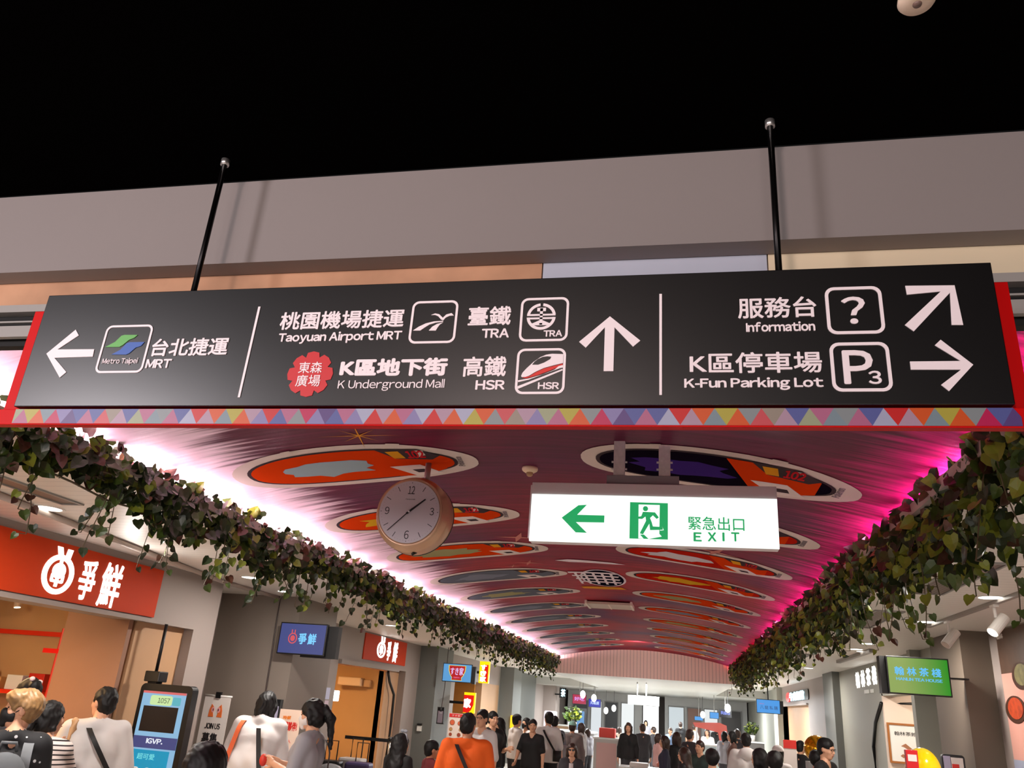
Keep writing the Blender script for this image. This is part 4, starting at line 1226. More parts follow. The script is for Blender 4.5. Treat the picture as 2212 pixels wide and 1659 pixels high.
o = put('ceiling_pole', MB().tube([(-4.985, 7.40, 1.83), (-4.985, 7.40, 2.27)], .016, n=10), BLK, smooth=True); tag(o, 'black pole rising from the kiosk printer to the shop header', 'pole')

# ---- recruiting banners
t = thing('banner_stand', 'white JOIN US recruiting banner stand beside the kiosk', 'banner', (-5.2, 9.0, 0))
f = FY(9.0); x0, x1 = -5.365, -5.04
put('sheet', MB().box((x0, 9.0, .12), (x1, 9.008, 1.62)), PAPER, t)
put('top_rail', MB().tube([(x0 - .01, 9.005, 1.622), (x1 + .01, 9.005, 1.622)], .012, n=10), mat('rail_white', (226, 222, 218), 0.3), t, smooth=True)
put('clip', MB().box((-5.23, 8.985, 1.60), (-5.17, 9.02, 1.665)), BLK, t)
put('foot', MB().box((x0 - .02, 8.93, 0), (x1 + .02, 9.09, .12)), GREYP, t)
for s_ in (-1, 1):
    e_ = put('claw', MB().prism([(-5.20 + s_ * .085, 1.40), (-5.20 + s_ * .02, 1.40), (-5.20 + s_ * .03, 1.44), (-5.20 + s_ * .025, 1.50), (-5.20 + s_ * .06, 1.535), (-5.20 + s_ * .08, 1.47)][::s_], f, 0, .003), mat('claw_orange', (226, 110, 50), 0.5), t)
    put('eye', MB().prism(circ(-5.20 + s_ * .036, 1.475, .020, .030), f, .003, .0045).prism(circ(-5.20 + s_ * .032, 1.475, .005, .014), f, .0045, .006, 1), [mat('eye_pink', (236, 160, 160), 0.5), INK], e_)
put('heading', MB().text('JOIN US', (-5.30, 1.275, -5.11, 1.335), f, 0, .003, 0, .02), INK, t)
put('lettering', MB().text('募集', (-5.31, 1.12, -5.12, 1.235), f, 0, .003, 0, .02), INK, t)
put('red_lettering', MB().text('夥伴', (-5.33, .98, -5.13, 1.10), f, 0, .003, 0, .03), mat('ink_red', (206, 40, 30), 0.5), t)
t = thing('banner_stand', 'white banner with red and orange lettering beside the grey T-shirt', 'banner', (-4.65, 9.9, 0), 0)
f = FY(9.45); x0, x1 = -4.63, -4.36
put('sheet', MB().box((x0, 9.45, .10), (x1, 9.458, 1.53)), mat('banner_cream', (236, 206, 186), 0.6), t)
put('foot', MB().box((x0 - .02, 9.38, 0), (x1 + .02, 9.54, .10)), GREYP, t)
put('red_lettering', MB().text('急募夥伴!', (x0 + .03, 1.30, x1 - .03, 1.40), f, 0, .003, 0, .04), mat('ink_red'), t)
put('orange_lettering', MB().text('時薪', (x0 + .05, 1.42, x0 + .15, 1.46), f, 0, .003, 0, .02), mat('ink_orange', (236, 130, 30), 0.5), t)
put('small_lettering', MB().text('歡迎加入', (x0 + .03, 1.17, x1 - .08, 1.21), f, 0, .003), mat('ink_red'), t)
put('lower_panel', MB().prism([(x0 + .02, .3), (x1 - .02, .3), (x1 - .02, 1.08), (x0 + .02, 1.08)], f, 0, .002), mat('banner_pink', (230, 150, 130), 0.6), t)

# ---- first shop interior: track, spots, red bar, shelf with boxes
SPW = mat('spot_cream', (240, 220, 196), 0.4)
for k, xr in enumerate((-5.9, -6.6, -7.4)):
    t = thing('spot_rail', ['front', 'middle', 'rear'][k] + ' cream spotlight rail under the ceiling of the orange-signed shop', 'track light', (xr, 6.6, 2.6), 0, 'spotlight rails inside the left shop')
    put('rail', MB().box((xr - .02, 5.2, 2.56), (xr + .02, 8.2, 2.59)).box((xr - .01, 5.4, 2.59), (xr + .01, 5.42, CEIL)).box((xr - .01, 7.9, 2.59), (xr + .01, 7.92, CEIL)), SPW, t)
    for j in range(5):
        yy = 5.75 + .5 * j + .17 * k
        h_ = put('spot', MB().tube([(xr, yy, 2.57), (xr, yy, 2.53)], .012).tube([(xr, yy, 2.53), (xr + .02, yy, 2.40)], .038, n=14), SPW, t)
        put('spot_lens', MB().tube([(xr + .02, yy, 2.399), (xr + .021, yy, 2.394)], .032, n=14), glow('spot_warm', (255, 236, 190), 5), h_)
REDG = mat('red_lacquer', (236, 50, 16), 0.4)
t = thing('sign_post', 'red bar on an orange post inside the orange-signed shop', 'sign post', (-6.62, 8.0, 0))
put('bar', MB().box((-6.82, 8.0, 1.938), (-6.60, 8.03, 1.985)), mat('red_bar', (226, 10, 6), 0.4, emit=(226, 10, 6), es=.3), t)
put('post', MB().tube([(-6.64, 8.02, 0), (-6.64, 8.02, 2.2)], .018, n=8), REDG, t)
struct('trim_11', MB().box((-8.59, 2, 2.12), (-8.55, 8.36, 2.17)).box((-8.59, 8.32, 2.12), (-6.0, 8.36, 2.17)), REDG)
t = thing('shop_counter', 'lit food counter with red edge inside the left shop', 'counter', (-6.6, 7.5, 0))
put('body', MB().box((-7.6, 6.2, 0), (-6.2, 6.9, .98)), mat('counter_wood', (150, 90, 50), 0.5), t)
put('top', MB().box((-7.65, 6.15, .98), (-6.15, 6.95, 1.02)), mat('counter_white', (246, 232, 206), 0.3), t)
put('glowing_panel', MB().box((-6.19, 6.3, .55), (-6.18, 6.85, .92)), glow('counter_glow', (255, 214, 120), 1.6), t)
t = thing('back_shelf', 'red-edged shelf with boxes on the back wall of the left shop', 'shelf', (-7.5, 8.2, 0))
put('board', MB().box((-8.5, 8.0, 1.50), (-6.7, 8.34, 1.54)), REDG, t)
put('side', MB().box((-8.5, 8.0, 0), (-8.46, 8.34, 1.5)).box((-6.74, 8.0, 0), (-6.70, 8.34, 1.5)), SPW, t)
for k in range(6):
    xx = -8.3 + .27 * k
    tag(put('storage_box', MB().box((xx, 8.05, 1.54), (xx + .2, 8.3, 1.66 + .03 * (k % 3))), [mat('box_tan', (196, 150, 96), 0.6), mat('box_white', (220, 224, 222), 0.5), mat('box_red', (190, 30, 16), 0.5)][k % 3], bevel=.006),
        ['tan', 'white', 'red', 'taller tan', 'second white', 'second red'][k] + ' box on the red-edged shop shelf', 'box', 'boxes on the shop shelf')

# ---- luggage by the second shop and the belt barrier
def suitcase(x, y, hgt, wd, col, label, hh, rot):
    t = thing('suitcase', label, 'suitcase', (x, y, 0), rot, 'suitcases waiting by the second shop')
    mb = MB().box((-wd / 2, -.13, .06), (wd / 2, .13, hgt)); put('shell', mb, mat(*col), t, bevel=.035, world=False)
    put('handle', MB().tube([(-.09, .09, hgt), (-.09, .09, hh), (.09, .09, hh), (.09, .09, hgt)], .010, n=8), BLK, t, world=False)
    for sx in (-1, 1):
        for sy_ in (-1, 1):
            put('wheel', MB().tube([(sx * wd * .38 - .012, sy_ * .09, .03), (sx * wd * .38 + .012, sy_ * .09, .03)], .03, n=12), BLK, t, world=False)
    put('strap', MB().box((-wd / 2 - .003, -.134, hgt * .6), (wd / 2 + .003, .134, hgt * .6 + .03)), mat('strap_grey', (120, 116, 116), 0.6), t, world=False)


suitcase(-5.17, 12.4, .80, .40, ('case_black', (22, 22, 24), 0.4), 'black suitcase with raised handle nearest the grey T-shirt', 1.06, .1)
suitcase(-4.98, 12.9, .82, .40, ('case_silver', (176, 172, 170), 0.3), 'silver suitcase between the black and purple ones', 1.09, -.1)
suitcase(-4.72, 12.5, .80, .38, ('case_purple', (62, 54, 92), 0.4), 'purple suitcase nearest the long-haired girl', 1.06, .05)
tag(put('travel_bag', MB().ell((-5.0, 12.1, .66), (.22, .13, .12)).box((-5.2, 11.98, .0), (-4.8, 12.22, .6)), mat('bag_pattern', (130, 130, 134), 0.7, noise=.6, nscale=30), smooth=True), 'patterned grey travel bag standing before the suitcases', 'bag')
t = thing('belt_barrier', 'steel belt barrier post at the right end of the luggage', 'barrier', (-4.53, 13.25, 0))
put('post', MB().tube([(-4.53, 13.25, .02), (-4.53, 13.25, 1.10)], .026, n=14), mat('barrier_steel', (170, 160, 150), 0.3, 0.8), t, smooth=True)
put('head', MB().tube([(-4.53, 13.25, 1.08), (-4.53, 13.25, 1.14)], .036, n=14), BLK, t, smooth=True)
put('base', MB().tube([(-4.53, 13.25, 0), (-4.53, 13.25, .025)], .16, n=24), BLK, t, smooth=True)
put('belt', MB().box((-5.3, 13.245, 1.06), (-4.55, 13.255, 1.11)), BLK, t)

# ---- right side
ty = 9.4; f = FY(ty)
TXB = glow('screen_blue_text', (96, 190, 250), 1.0)
parts = []
for k, ch in enumerate('翰林茶棧'):
    u = 2.17 + .118 * k
    parts.append(('character', MB().text(ch, (u, 2.335, u + .092, 2.42), f, .003, .005, 0, .02), TXB))
parts.append(('lettering', MB().text('HANLIN TEA HOUSE', (2.18, 2.285, 2.62, 2.315), f, .003, .005, 0, .02), TXB))
screen('wall_screen', 'green tea house screen with four blue characters on the right column', 2.096, 2.15, 2.70, 2.522, ty, grad('screen_green', (150, 176, 92), (40, 150, 30), 'X', 2.25, 2.68, .85), mount=((2.04, ty + .04, 2.15), (2.12, ty + .16, 2.52)), group='advertising screens along the hall', parts=parts)
put('arm', MB().box((2.6, ty + .05, 2.33), (2.89, ty + .16, 2.345)), BLK, bpy.data.objects['wall_screen.002'] if 'wall_screen.002' in bpy.data.objects else None)
t = thing('shop_sign', 'four glowing white characters on the grey wall behind the green screen', 'shop sign', (RW, 15.7, 2.46))
f = FXr(RW)
for k, ch in enumerate('翰林茶棧'):
    u = -16.62 + .46 * k
    put('character', MB().text(ch, (u, 2.47 + .005 * k, u + .33, 2.74 + .012 * k), f, 0, .008, 0, .03), LITW, t)
put('small_plate', MB().prism([(-15.95, 2.36), (-15.55, 2.36), (-15.55, 2.42), (-15.95, 2.42)], f, 0, .01).prism([(-15.45, 2.36), (-15.2, 2.36), (-15.2, 2.42), (-15.45, 2.42)], f, 0, .01), mat('plate_pale', (206, 206, 196), 0.4), t)
o = put('door_track', MB().tube([(RW - .02, 14.66, 2.19), (RW - .02, 15.2, 1.91), (RW - .02, 15.52, 1.53), (RW - .02, 15.5, .8), (RW - .02, 15.4, 0)], .03, n=8).tube([(RW, 14.66, 2.19), (RW + .6, 14.6, 2.22)], .02, n=8), BLK, smooth=True)
tag(o, 'black curved door track edge of the tea house opening', 'door track')
t = thing('picture_frame', 'brown framed plant drawing on the cream tea house wall', 'picture', (3.45, 14.6, 1.2))
f = FY(14.6); x0 = at(1918, 1600, 'y', 14.6)[0]; z0, z1 = 1.33, 1.91
put('frame', MB().ring(rrect(x0, z0, x0 + .62, z1, .004), rrect(x0 + .03, z0 + .03, x0 + .59, z1 - .03, .003), f, 0, .03), mat('frame_wood', (150, 92, 40), 0.5), t)
put('sheet', MB().box((x0 + .02, 14.58, z0 + .02), (x0 + .6, 14.6, z1 - .02)), mat('sheet_white', (216, 216, 212), 0.6), t)
put('drawing', MB().prism([(x0 + .18, 1.58), (x0 + .25, 1.62), (x0 + .34, 1.55), (x0 + .36, 1.48), (x0 + .30, 1.52), (x0 + .22, 1.57)], f, .02, .023).prism([(x0 + .16, 1.44), (x0 + .20, 1.47), (x0 + .24, 1.43), (x0 + .2, 1.41)], f, .02, .023), mat('drawing_brown', (150, 100, 70), 0.6), t)
put('lettering', MB().text('翰林茶館', (x0 + .10, 1.73, x0 + .42, 1.79), f, .02, .023), INK, t)

# food poster on the near right wall
t = thing('food_poster', 'pink poster with two photographed food bowls on the near right wall', 'poster', (RW, 8.4, 1.0))
f = FXr(RW); P_ = lambda px, py: tuple(np.array([-1, 1]) * at(px, py, 'x', RW)[[1, 2]])
put('sheet', MB().prism([(-9.32, .9), (-6.8, .9), (-6.8, 2.40), (-9.32, 2.40)], f, 0, .006), mat('poster_pink', (206, 150, 136), 0.5), t)
put('dark_band', MB().prism([(-9.32, 2.40), (-6.8, 2.40), (-6.8, 2.815), (-9.32, 2.815)], f, 0, .006), mat('poster_brown', (82, 58, 44), 0.5, noise=.35, nscale=7), t)
put('lower_field', MB().prism([(-9.32, .9), (-6.8, .9), (-6.8, 1.62), (-9.32, 1.62)], f, .006, .009), mat('poster_blue', (150, 156, 176), 0.5), t)
for c, rx_, rz_, fc in ((P_(2196, 1533), .25, .125, (170, 60, 22)), (P_(2208, 1460), .22, .125, (120, 112, 70))):
    d_ = put('bowl', MB().prism(circ(c[0], c[1], rx_, rz_), f, .006, .012), mat('bowl_brown_%d' % fc[0], (70, 42, 30), 0.4), t)
    put('food', MB().prism(circ(c[0] + .02, c[1] + .01, rx_ * .75, rz_ * .78), f, .012, .016), mat('bowl_food_%d' % fc[0], fc, 0.5, noise=.9, nscale=14), d_)
put('lettering', MB().text('翰林', P_(2155, 1382) + tuple(np.array(P_(2163, 1376)) + (0.06, .03)), f, .006, .01), PAPER, t)

# yellow dome and small stand-up displays near the lower right edge
t = thing('capsule_ball', 'large glossy yellow ball with a red label box at its left', 'ball', (1.76, 7.0, 0))
put('ball', MB().ell((1.76, 7.05, 1.53), (.125, .125, .165), n=28, k=18), mat('ball_yellow', (246, 206, 10), 0.12, coat=.6), t, smooth=True)
put('pedestal', MB().box((1.62, 6.92, 0), (1.90, 7.18, 1.38)), GREYP, t, bevel=.01)
put('label_box', MB().box((1.61, 6.88, 1.40), (1.69, 6.93, 1.675)), mat('label_red', (200, 24, 30), 0.4), t)
put('label_text', MB().box((1.62, 6.877, 1.60), (1.68, 6.88, 1.645)), PAPER, t)
put('label_picture', MB().box((1.62, 6.877, 1.43), (1.68, 6.88, 1.54)), mat('label_gold', (230, 170, 60), 0.4), t)
t = thing('leaflet_rack', 'black-backed rack of white and red leaflets right of the yellow ball', 'leaflet rack', (2.5, 9.0, 0))
put('rack', MB().prism(rrect(2.42, .9, 2.62, 1.625, .03), FY(9.0), -.05, 0), BLK, t)
put('stand', MB().tube([(2.52, 9.03, 0), (2.52, 9.03, .9)], .02), BLK, t)
put('leaflet', MB().box((2.43, 8.985, 1.1), (2.49, 9.0, 1.61)), mat('leaflet_lilac'), t)
put('leaflet', MB().box((2.495, 8.985, 1.1), (2.60, 9.0, 1.60)), PAPER, t)
put('leaflet_title', MB().box((2.50, 8.98, 1.50), (2.56, 8.986, 1.545)), mat('ink_red'), t)
ty = 22.0; f = FY(ty)
screen('wall_screen', 'bright blue screen with four dark characters hanging on the right', 1.812, 1.965, 2.378, 2.29, ty, glow('screen_bright_blue', (66, 150, 226), 1.0), group='advertising screens along the hall',
       parts=[('character_%s' % 'abcd'[k] if False else 'character', MB().text(ch, (1.90 + .11 * k, 2.06, 1.985 + .11 * k, 2.145), f, .003, .005), glow('screen_navy', (30, 60, 120), .8)) for k, ch in enumerate('八龍私膳')] + [('small_lettering', MB().text('SINCE', (1.88, 2.17, 2.0, 2.195), f, .003, .005), glow('screen_rose', (196, 100, 150), .9))], mount=((2.378, ty, 1.97), (2.45, ty + .1, 2.27)))
put('hanger', MB().tube([(2.1, 22.05, 2.29), (2.1, 22.05, CEIL)], .015), BLK, bpy.data.objects['wall_screen.003'] if 'wall_screen.003' in bpy.data.objects else None)
t = thing('neon_sign', 'white, red and blue neon lettering with a black end over the orange doorway', 'neon sign', (RW, 25, 2.37))
f = FXr(RW)
put('back', MB().prism(rrect(-26.8, 2.37, -22.6, 2.63, .12), f, 0, .03), BLK, t)
put('red_roundel', MB().prism(circ(-26.6, 2.49, .45, .13, 20), f, .03, .06), glow('neon_red', (250, 60, 60), 1.5), t)
put('lettering', MB().text('牛肉麵館', (-26.3, 2.38, -23.3, 2.61), f, .03, .06, 0, .03), glow('neon_white', (200, 240, 255), 2), t)
t = thing('gold_ball', 'round gold decoration beside the man with glasses', 'decoration', (1.77, 12, 0))
put('ball', MB().ell((1.76, 12.2, 1.50), (.17, .17, .17), n=24, k=14), mat('gold_shine', (226, 160, 30), 0.15, 0.8), t, smooth=True)
put('pedestal', MB().box((1.62, 12.06, 0), (1.9, 12.34, 1.34)), GREYP, t)
t = thing('standing_poster', 'white standing poster with red top left of the gold ball', 'poster', (1.63, 14.0, 0))
put('sheet', MB().box((1.53, 14.0, .4), (1.72, 14.02, 1.55)), PAPER, t)
put('red_top', MB().box((1.53, 13.997, 1.43), (1.72, 14.0, 1.55)), mat('ink_red'), t)
put('foot', MB().box((1.55, 13.9, 0), (1.70, 14.12, .4)), GREYP, t)

# ================================================================ PEOPLE (one continuous body surface each, clothes and hair as children)
def surface(F, org, h):
    """smooth closed surface where the sampled distance field F changes sign"""
    s = F < 0
    nx, ny, nz = [n - 1 for n in F.shape]
    acc = np.zeros((nx, ny, nz, 3)); cnt = np.zeros((nx, ny, nz))
    cs = [(i, j, k) for i in (0, 1) for j in (0, 1) for k in (0, 1)]
    sl = lambda A, c: A[c[0]:c[0] + nx, c[1]:c[1] + ny, c[2]:c[2] + nz]
    for a in cs:
        for ax in range(3):
            if a[ax] == 0:
                b = list(a); b[ax] = 1
                fa, fb = sl(F, a), sl(F, b)
                m = (fa < 0) != (fb < 0)
                t = np.where(m, fa / np.where(m, fa - fb, 1), 0)
                for d in range(3):
                    acc[..., d] += m * (a[d] + (t if d == ax else 0))
                cnt += m
    on = cnt > 0
    ids = -np.ones(cnt.shape, int); ids[on] = np.arange(on.sum())
    gi = np.argwhere(on)
    V = (gi + acc[on] / cnt[on][:, None]) * h + org
    Q = []
    for ax in range(3):
        o1, o2 = [d for d in range(3) if d != ax]
        A = s[tuple(slice(0, -1) if d == ax else slice(1, -1) for d in range(3))]
        B = s[tuple(slice(1, None) if d == ax else slice(1, -1) for d in range(3))]
        def idx(d1, d2):
            q = [None] * 3
            q[ax] = slice(None)
            q[o1] = slice(1 - d1, ids.shape[o1] - d1); q[o2] = slice(1 - d2, ids.shape[o2] - d2)
            return ids[tuple(q)]
        i00, i10, i11, i01 = idx(0, 0), idx(1, 0), idx(1, 1), idx(0, 1)
        flip = ax == 1
        for m, rev in ((A & ~B, False), (~A & B, True)):
            q = np.stack([i00[m], i10[m], i11[m], i01[m]], 1)
            Q.append(q if (rev != flip) else q[:, ::-1])
    Q = np.concatenate(Q)
    Q = Q[(Q >= 0).all(1)]
    return V, Q


class Field:
    def __init__(s, h, lo, hi):
        s.h = h; s.lo = np.array(lo) - 2 * h
        n = np.ceil((np.array(hi) + 2 * h - s.lo) / h).astype(int) + 1
        s.F = np.full(n, 0.3, np.float32)

    def _sub(s, lo, hi):
        a = np.clip(np.floor((np.array(lo) - s.lo) / s.h).astype(int), 0, np.array(s.F.shape)); b = np.clip(np.ceil((np.array(hi) - s.lo) / s.h).astype(int) + 1, 0, np.array(s.F.shape))
        if (b <= a).any():
            return None
        g = [(np.arange(a[d], b[d]) * s.h + s.lo[d]) for d in range(3)]
        return tuple(slice(a[d], b[d]) for d in range(3)), np.stack(np.meshgrid(*g, indexing='ij'), -1)

    def _mix(s, sl, d, k, cut=False):
        f = s.F[sl]
        if cut:
            s.F[sl] = np.maximum(f, -d)
        elif k > 0:
            t = np.clip(.5 + .5 * (f - d) / k, 0, 1)
            s.F[sl] = f * (1 - t) + d * t - k * t * (1 - t)
        else:
            s.F[sl] = np.minimum(f, d)

    def cap(s, a, b, ra, rb, k=.03, flat=None, cut=False):
        """tapered limb; flat = (axis vector, factor) squeezes the section along that direction"""
        a = np.array(a, float); b = np.array(b, float); r = max(ra, rb) * 1.6 + k + 2 * s.h
        q = s._sub(np.minimum(a, b) - r, np.maximum(a, b) + r)
        if q is None:
            return s
        sl, p = q
        ba = b - a; t = np.clip(((p - a) @ ba) / max(ba @ ba, 1e-9), 0, 1)
        d = p - a - t[..., None] * ba
        if flat is not None:
            ax = np.array(flat[0], float); ax /= np.linalg.norm(ax)
            c = d @ ax; d = d + (c * (flat[1] - 1))[..., None] * ax
        s._mix(sl, np.linalg.norm(d, axis=-1) - (ra + (rb - ra) * t), k, cut)
        return s

    def ell(s, c, r, R=None, k=.02, cut=False):
        c = np.array(c, float); r = np.array(r, float); m = r.max() + k + 2 * s.h
        q = s._sub(c - m, c + m)
        if q is None:
            return s
        sl, p = q
        u = p - c
        if R is not None:
            u = u @ R
        n1 = np.linalg.norm(u / r, axis=-1); n2 = np.linalg.norm(u / (r * r), axis=-1)
        s._mix(sl, n1 * (n1 - 1) / np.maximum(n2, 1e-6), k, cut)
        return s

    def half(s, pt, nrm, lo=None, hi=None):
        """cut away everything on the side nrm points to"""
        q = s._sub(s.lo if lo is None else lo, s.lo + np.array(s.F.shape) * s.h if hi is None else hi)
        if q is not None:
            sl, p = q; n = np.array(nrm, float); n /= np.linalg.norm(n)
            s.F[sl] = np.maximum(s.F[sl], (p - np.array(pt)) @ n)
        return s

    def ripple(s, amp, fr, seed):
        g = [np.arange(s.F.shape[d]) * s.h for d in range(3)]
        x, y, z = np.meshgrid(*g, indexing='ij', sparse=True)
        s.F += amp * (np.sin(fr * x + 3 * np.sin(.35 * fr * z + seed)) * np.sin(fr * .8 * y + seed * 2 + .6 * fr * x) + .6 * np.sin(fr * .55 * z + 2.5 * np.sin(fr * .4 * x + seed))).astype(np.float32)
        return s

    def mesh(s):
        return surface(s.F, s.lo, s.h)


def rotm(yaw, pitch=0.0, roll=0.0):
    return np.array((Matrix.Rotation(yaw, 3, 'Z') @ Matrix.Rotation(pitch, 3, 'X') @ Matrix.Rotation(roll, 3, 'Y')))


SKIN = mat('skin', (214, 160, 128), 0.5); SKIN2 = mat('skin_tan', (186, 128, 96), 0.5)
HAIRB = mat('hair_black', (13, 10, 10), 0.58, spec=.35); HAIRBR = mat('hair_brown', (52, 34, 26), 0.45)
HAIRBL = mat('hair_blond', (140, 106, 66), 0.5, noise=.65, nscale=38)
EYEW = mat('eye_dark', (30, 22, 20), 0.2); LIPM = mat('lip_rose', (170, 96, 88), 0.5)
CLOTH = {}


def cloth(name, rgb=(128, 128, 128), rough=.8, **k):
    return mat('cloth_' + name, rgb, rough, **k)


def stripes(name, c0, c1, per, frac):
    m = mat('cloth_' + name, c0, .8); nt, b, N, L = nodes_of(m)
    tc = N('ShaderNodeTexCoord'); sp = N('ShaderNodeSeparateXYZ'); L(tc.outputs['Object'], sp.inputs[0])
    d = N('ShaderNodeMath'); d.operation = 'DIVIDE'; d.inputs[1].default_value = per; L(sp.outputs[2], d.inputs[0])
    fr = N('ShaderNodeMath'); fr.operation = 'FRACT'; L(d.outputs[0], fr.inputs[0])
    lt = N('ShaderNodeMath'); lt.operation = 'LESS_THAN'; lt.inputs[1].default_value = frac; L(fr.outputs[0], lt.inputs[0])
    mx = N('ShaderNodeMix'); mx.data_type = 'RGBA'; mx.inputs[6].default_value = (*lin(c0), 1); mx.inputs[7].default_value = (*lin(c1), 1)
    L(lt.outputs[0], mx.inputs[0]); L(mx.outputs[2], b.inputs['Base Color'])
    return m


def dots(name, c0, c1, scale, rad):
    m = mat('cloth_' + name, c0, .8); nt, b, N, L = nodes_of(m)
    tc = N('ShaderNodeTexCoord'); v = N('ShaderNodeTexVoronoi'); v.inputs['Scale'].default_value = scale; v.inputs['Randomness'].default_value = .7; L(tc.outputs['Object'], v.inputs['Vector'])
    lt = N('ShaderNodeMath'); lt.operation = 'LESS_THAN'; lt.inputs[1].default_value = rad; L(v.outputs['Distance'], lt.inputs[0])
    mx = N('ShaderNodeMix'); mx.data_type = 'RGBA'; mx.inputs[6].default_value = (*lin(c0), 1); mx.inputs[7].default_value = (*lin(c1), 1)
    L(lt.outputs[0], mx.inputs[0]); L(mx.outputs[2], b.inputs['Base Color'])
    return m


def vq(parent, name, V, Q, m, label=None):
    me = bpy.data.meshes.new(name)
    me.from_pydata(V.tolist(), [], Q.tolist()); me.update()
    me.materials.append(m)
    me.polygons.foreach_set('use_smooth', [True] * len(me.polygons))
    o = bpy.data.objects.new(name, me); C.objects.link(o); o.parent = parent
    if label:
        o['label'] = label
    return o


ARMS = {'down': ((.235, .01, -.27), (.255, .06, -.50)), 'bent': ((.235, .02, -.26), (.20, .24, -.22)), 'hold': ((.23, .05, -.26), (.08, .27, -.20)),
        'phone': ((.22, .10, -.24), (.10, .30, -.12)), 'raise': ((.22, .17, -.22), (.10, .33, -.06)), 'reach': ((.30, .22, -.08), (.38, .46, .02)),
        'low': ((.25, .08, -.26), (.22, .26, -.40)), 'back': ((.24, -.06, -.27), (.24, -.02, -.52))}


def person(label, px, py, depth, face, top, bottom, hair=('short', HAIRB), skin=None, head=(0, 0), arms=('down', 'down'), sleeve=.62, girth=1.0, lean=0.0, kid=False, mask=None,
           group=None, hem=None, pants_to=.10, long_top=0.0, extras=(), fine=False, pos=None, hgt=None, stride=0.0, cap_=None, glasses=None, shoes=None):
    """px, py: where the crown of the head is seen; depth: metres along the lens axis; face: heading, 0 = away from the viewer, + = turned left"""
    skin = skin or SKIN
    d = ray(px, py) / FPX
    W = np.array([0, 0, EYE]) + d * depth if pos is None else np.array(pos)
    Hh = W[2] if hgt is None else hgt
    face = face + math.degrees(math.atan2(-W[0], W[1]))
    hs = Hh / 1.72                                     # scale of the whole figure
    h = .013 if fine else .02
    hh = .0065 if fine else .011
    t = thing('person', label, 'person', (W[0], W[1], 0), math.radians(face), group)
    hk = 1.16 if kid else 1.0
    S = lambda v: np.array(v, float) * hs
    g = girth
    ca, sa = math.cos(lean), math.sin(lean)
    hip = S((0, 0, .93))

    def up(v):                                         # lean the upper body forward about the hips
        v = S(v) - hip
        return np.array([v[0], v[1] * ca + v[2] * sa, -v[1] * sa + v[2] * ca]) + hip
    sh = [up((-.162 * g, -.01, 1.385)), up((.162 * g, -.01, 1.385))]
    neck = up((0, -.015, 1.44)); hc = up((0, .015, 1.60 - (.012 if kid else 0)))
    Rb = rotm(0, -lean)
    el, wr = [], []
    for i, s_ in enumerate((-1, 1)):
        e_, w_ = ARMS[arms[i]]
        off = lambda v: np.array([s_ * (v[0] - .165), v[1], v[2]]) * hs
        el.append(sh[i] + off(e_) * (1 if True else 1)); wr.append(sh[i] + off(w_))
    legs = []
    for i, s_ in enumerate((-1, 1)):
        st = stride * s_
        legs.append((S((s_ * .085 * g, 0, .90)), S((s_ * .095, .02 + st * .25, .49)), S((s_ * .10, -.02 + st * .5, .085)), S((s_ * .115, .12 + st * .5, .035))))
    lo = np.minimum.reduce([*sh, *el, *wr, S((-.28 * g, -.3, 0)), S((0, -.3 - stride, 0))]) - .12
    hi = np.maximum.reduce([*sh, *el, *wr, S((.28 * g, .25 + stride, 1.45)), neck, hc]) + .12
    lo[2] = -.005

    def torso(F, e=0.0, k=.05):
        q = ((.105, .085, .95, .125, .075, 1.10), (.075, .085, 1.10, .118, .075, 1.12))
        fl = ((0, 1, 0), 1.18)
        for s_ in (-1, 1):
            F.cap(up((s_ * .075 * g, -.005, .95)), up((s_ * .065 * g, 0, 1.10)), (.105 * g + e) * hs, (.098 * g + e) * hs, k)
            F.cap(up((s_ * .065 * g, 0, 1.10)), up((s_ * .082 * g, .008, 1.27)), (.098 * g + e) * hs, (.112 * g + e) * hs, k)
            F.cap(up((s_ * .082 * g, .008, 1.27)), up((s_ * .105 * g, -.012, 1.375)), (.112 * g + e) * hs, (.066 + e) * hs, k)
            F.cap(up((0, -.022, 1.435)), up((s_ * .148 * g, -.012, 1.385)), (.048 + e * .7) * hs, (.052 + e * .7) * hs, k)
        return F

    def arm(F, i, e=0.0, full=True, cutf=1.0):
        F.cap(sh[i], el[i], (.056 * g + e) * hs, (.043 * g + e * 1.25) * hs, .03)
        if full:
            F.cap(el[i], wr[i], .041 * hs, .027 * hs, .012)
        return F

    # body
    F = Field(h, lo, hi)
    torso(F, -.007)
    F.cap(neck - (0, 0, .03), up((0, .0, 1.52)), .058 * hs, .05 * hs, .03)
    for i in (0, 1):
        arm(F, i)
        a, b_, c, dd = legs[i]
        F.cap(a, b_, .092 * g * hs, .058 * hs, .04); F.cap(b_, c, .056 * hs, .036 * hs, .02); F.cap(c, dd, .036 * hs, .03 * hs, .02)
    V, Q = F.mesh()
    # head on its own finer grid
    yaw = math.radians(head[0]); pit = math.radians(head[1])
    R = rotm(yaw, pit)
    P = lambda v: hc + R @ (np.array(v) * hs * hk)
    r_ = hs * hk
    G = Field(hh, hc - .2 * r_ * np.array([1, 1, 1.05]), hc + .2 * r_)
    G.ell(P((0, -.012, .028)), np.array((.074, .092, .088)) * r_, R, 0)
    G.ell(P((0, .022, -.025)), np.array((.060, .070, .088)) * r_, R, .03 * r_)
    G.ell(P((0, .050, -.085)), np.array((.030, .028, .026)) * r_, R, .035 * r_)
    G.cap(P((0, .082, .012)), P((0, .102, -.026)), .009 * r_, .014 * r_, .012 * r_)
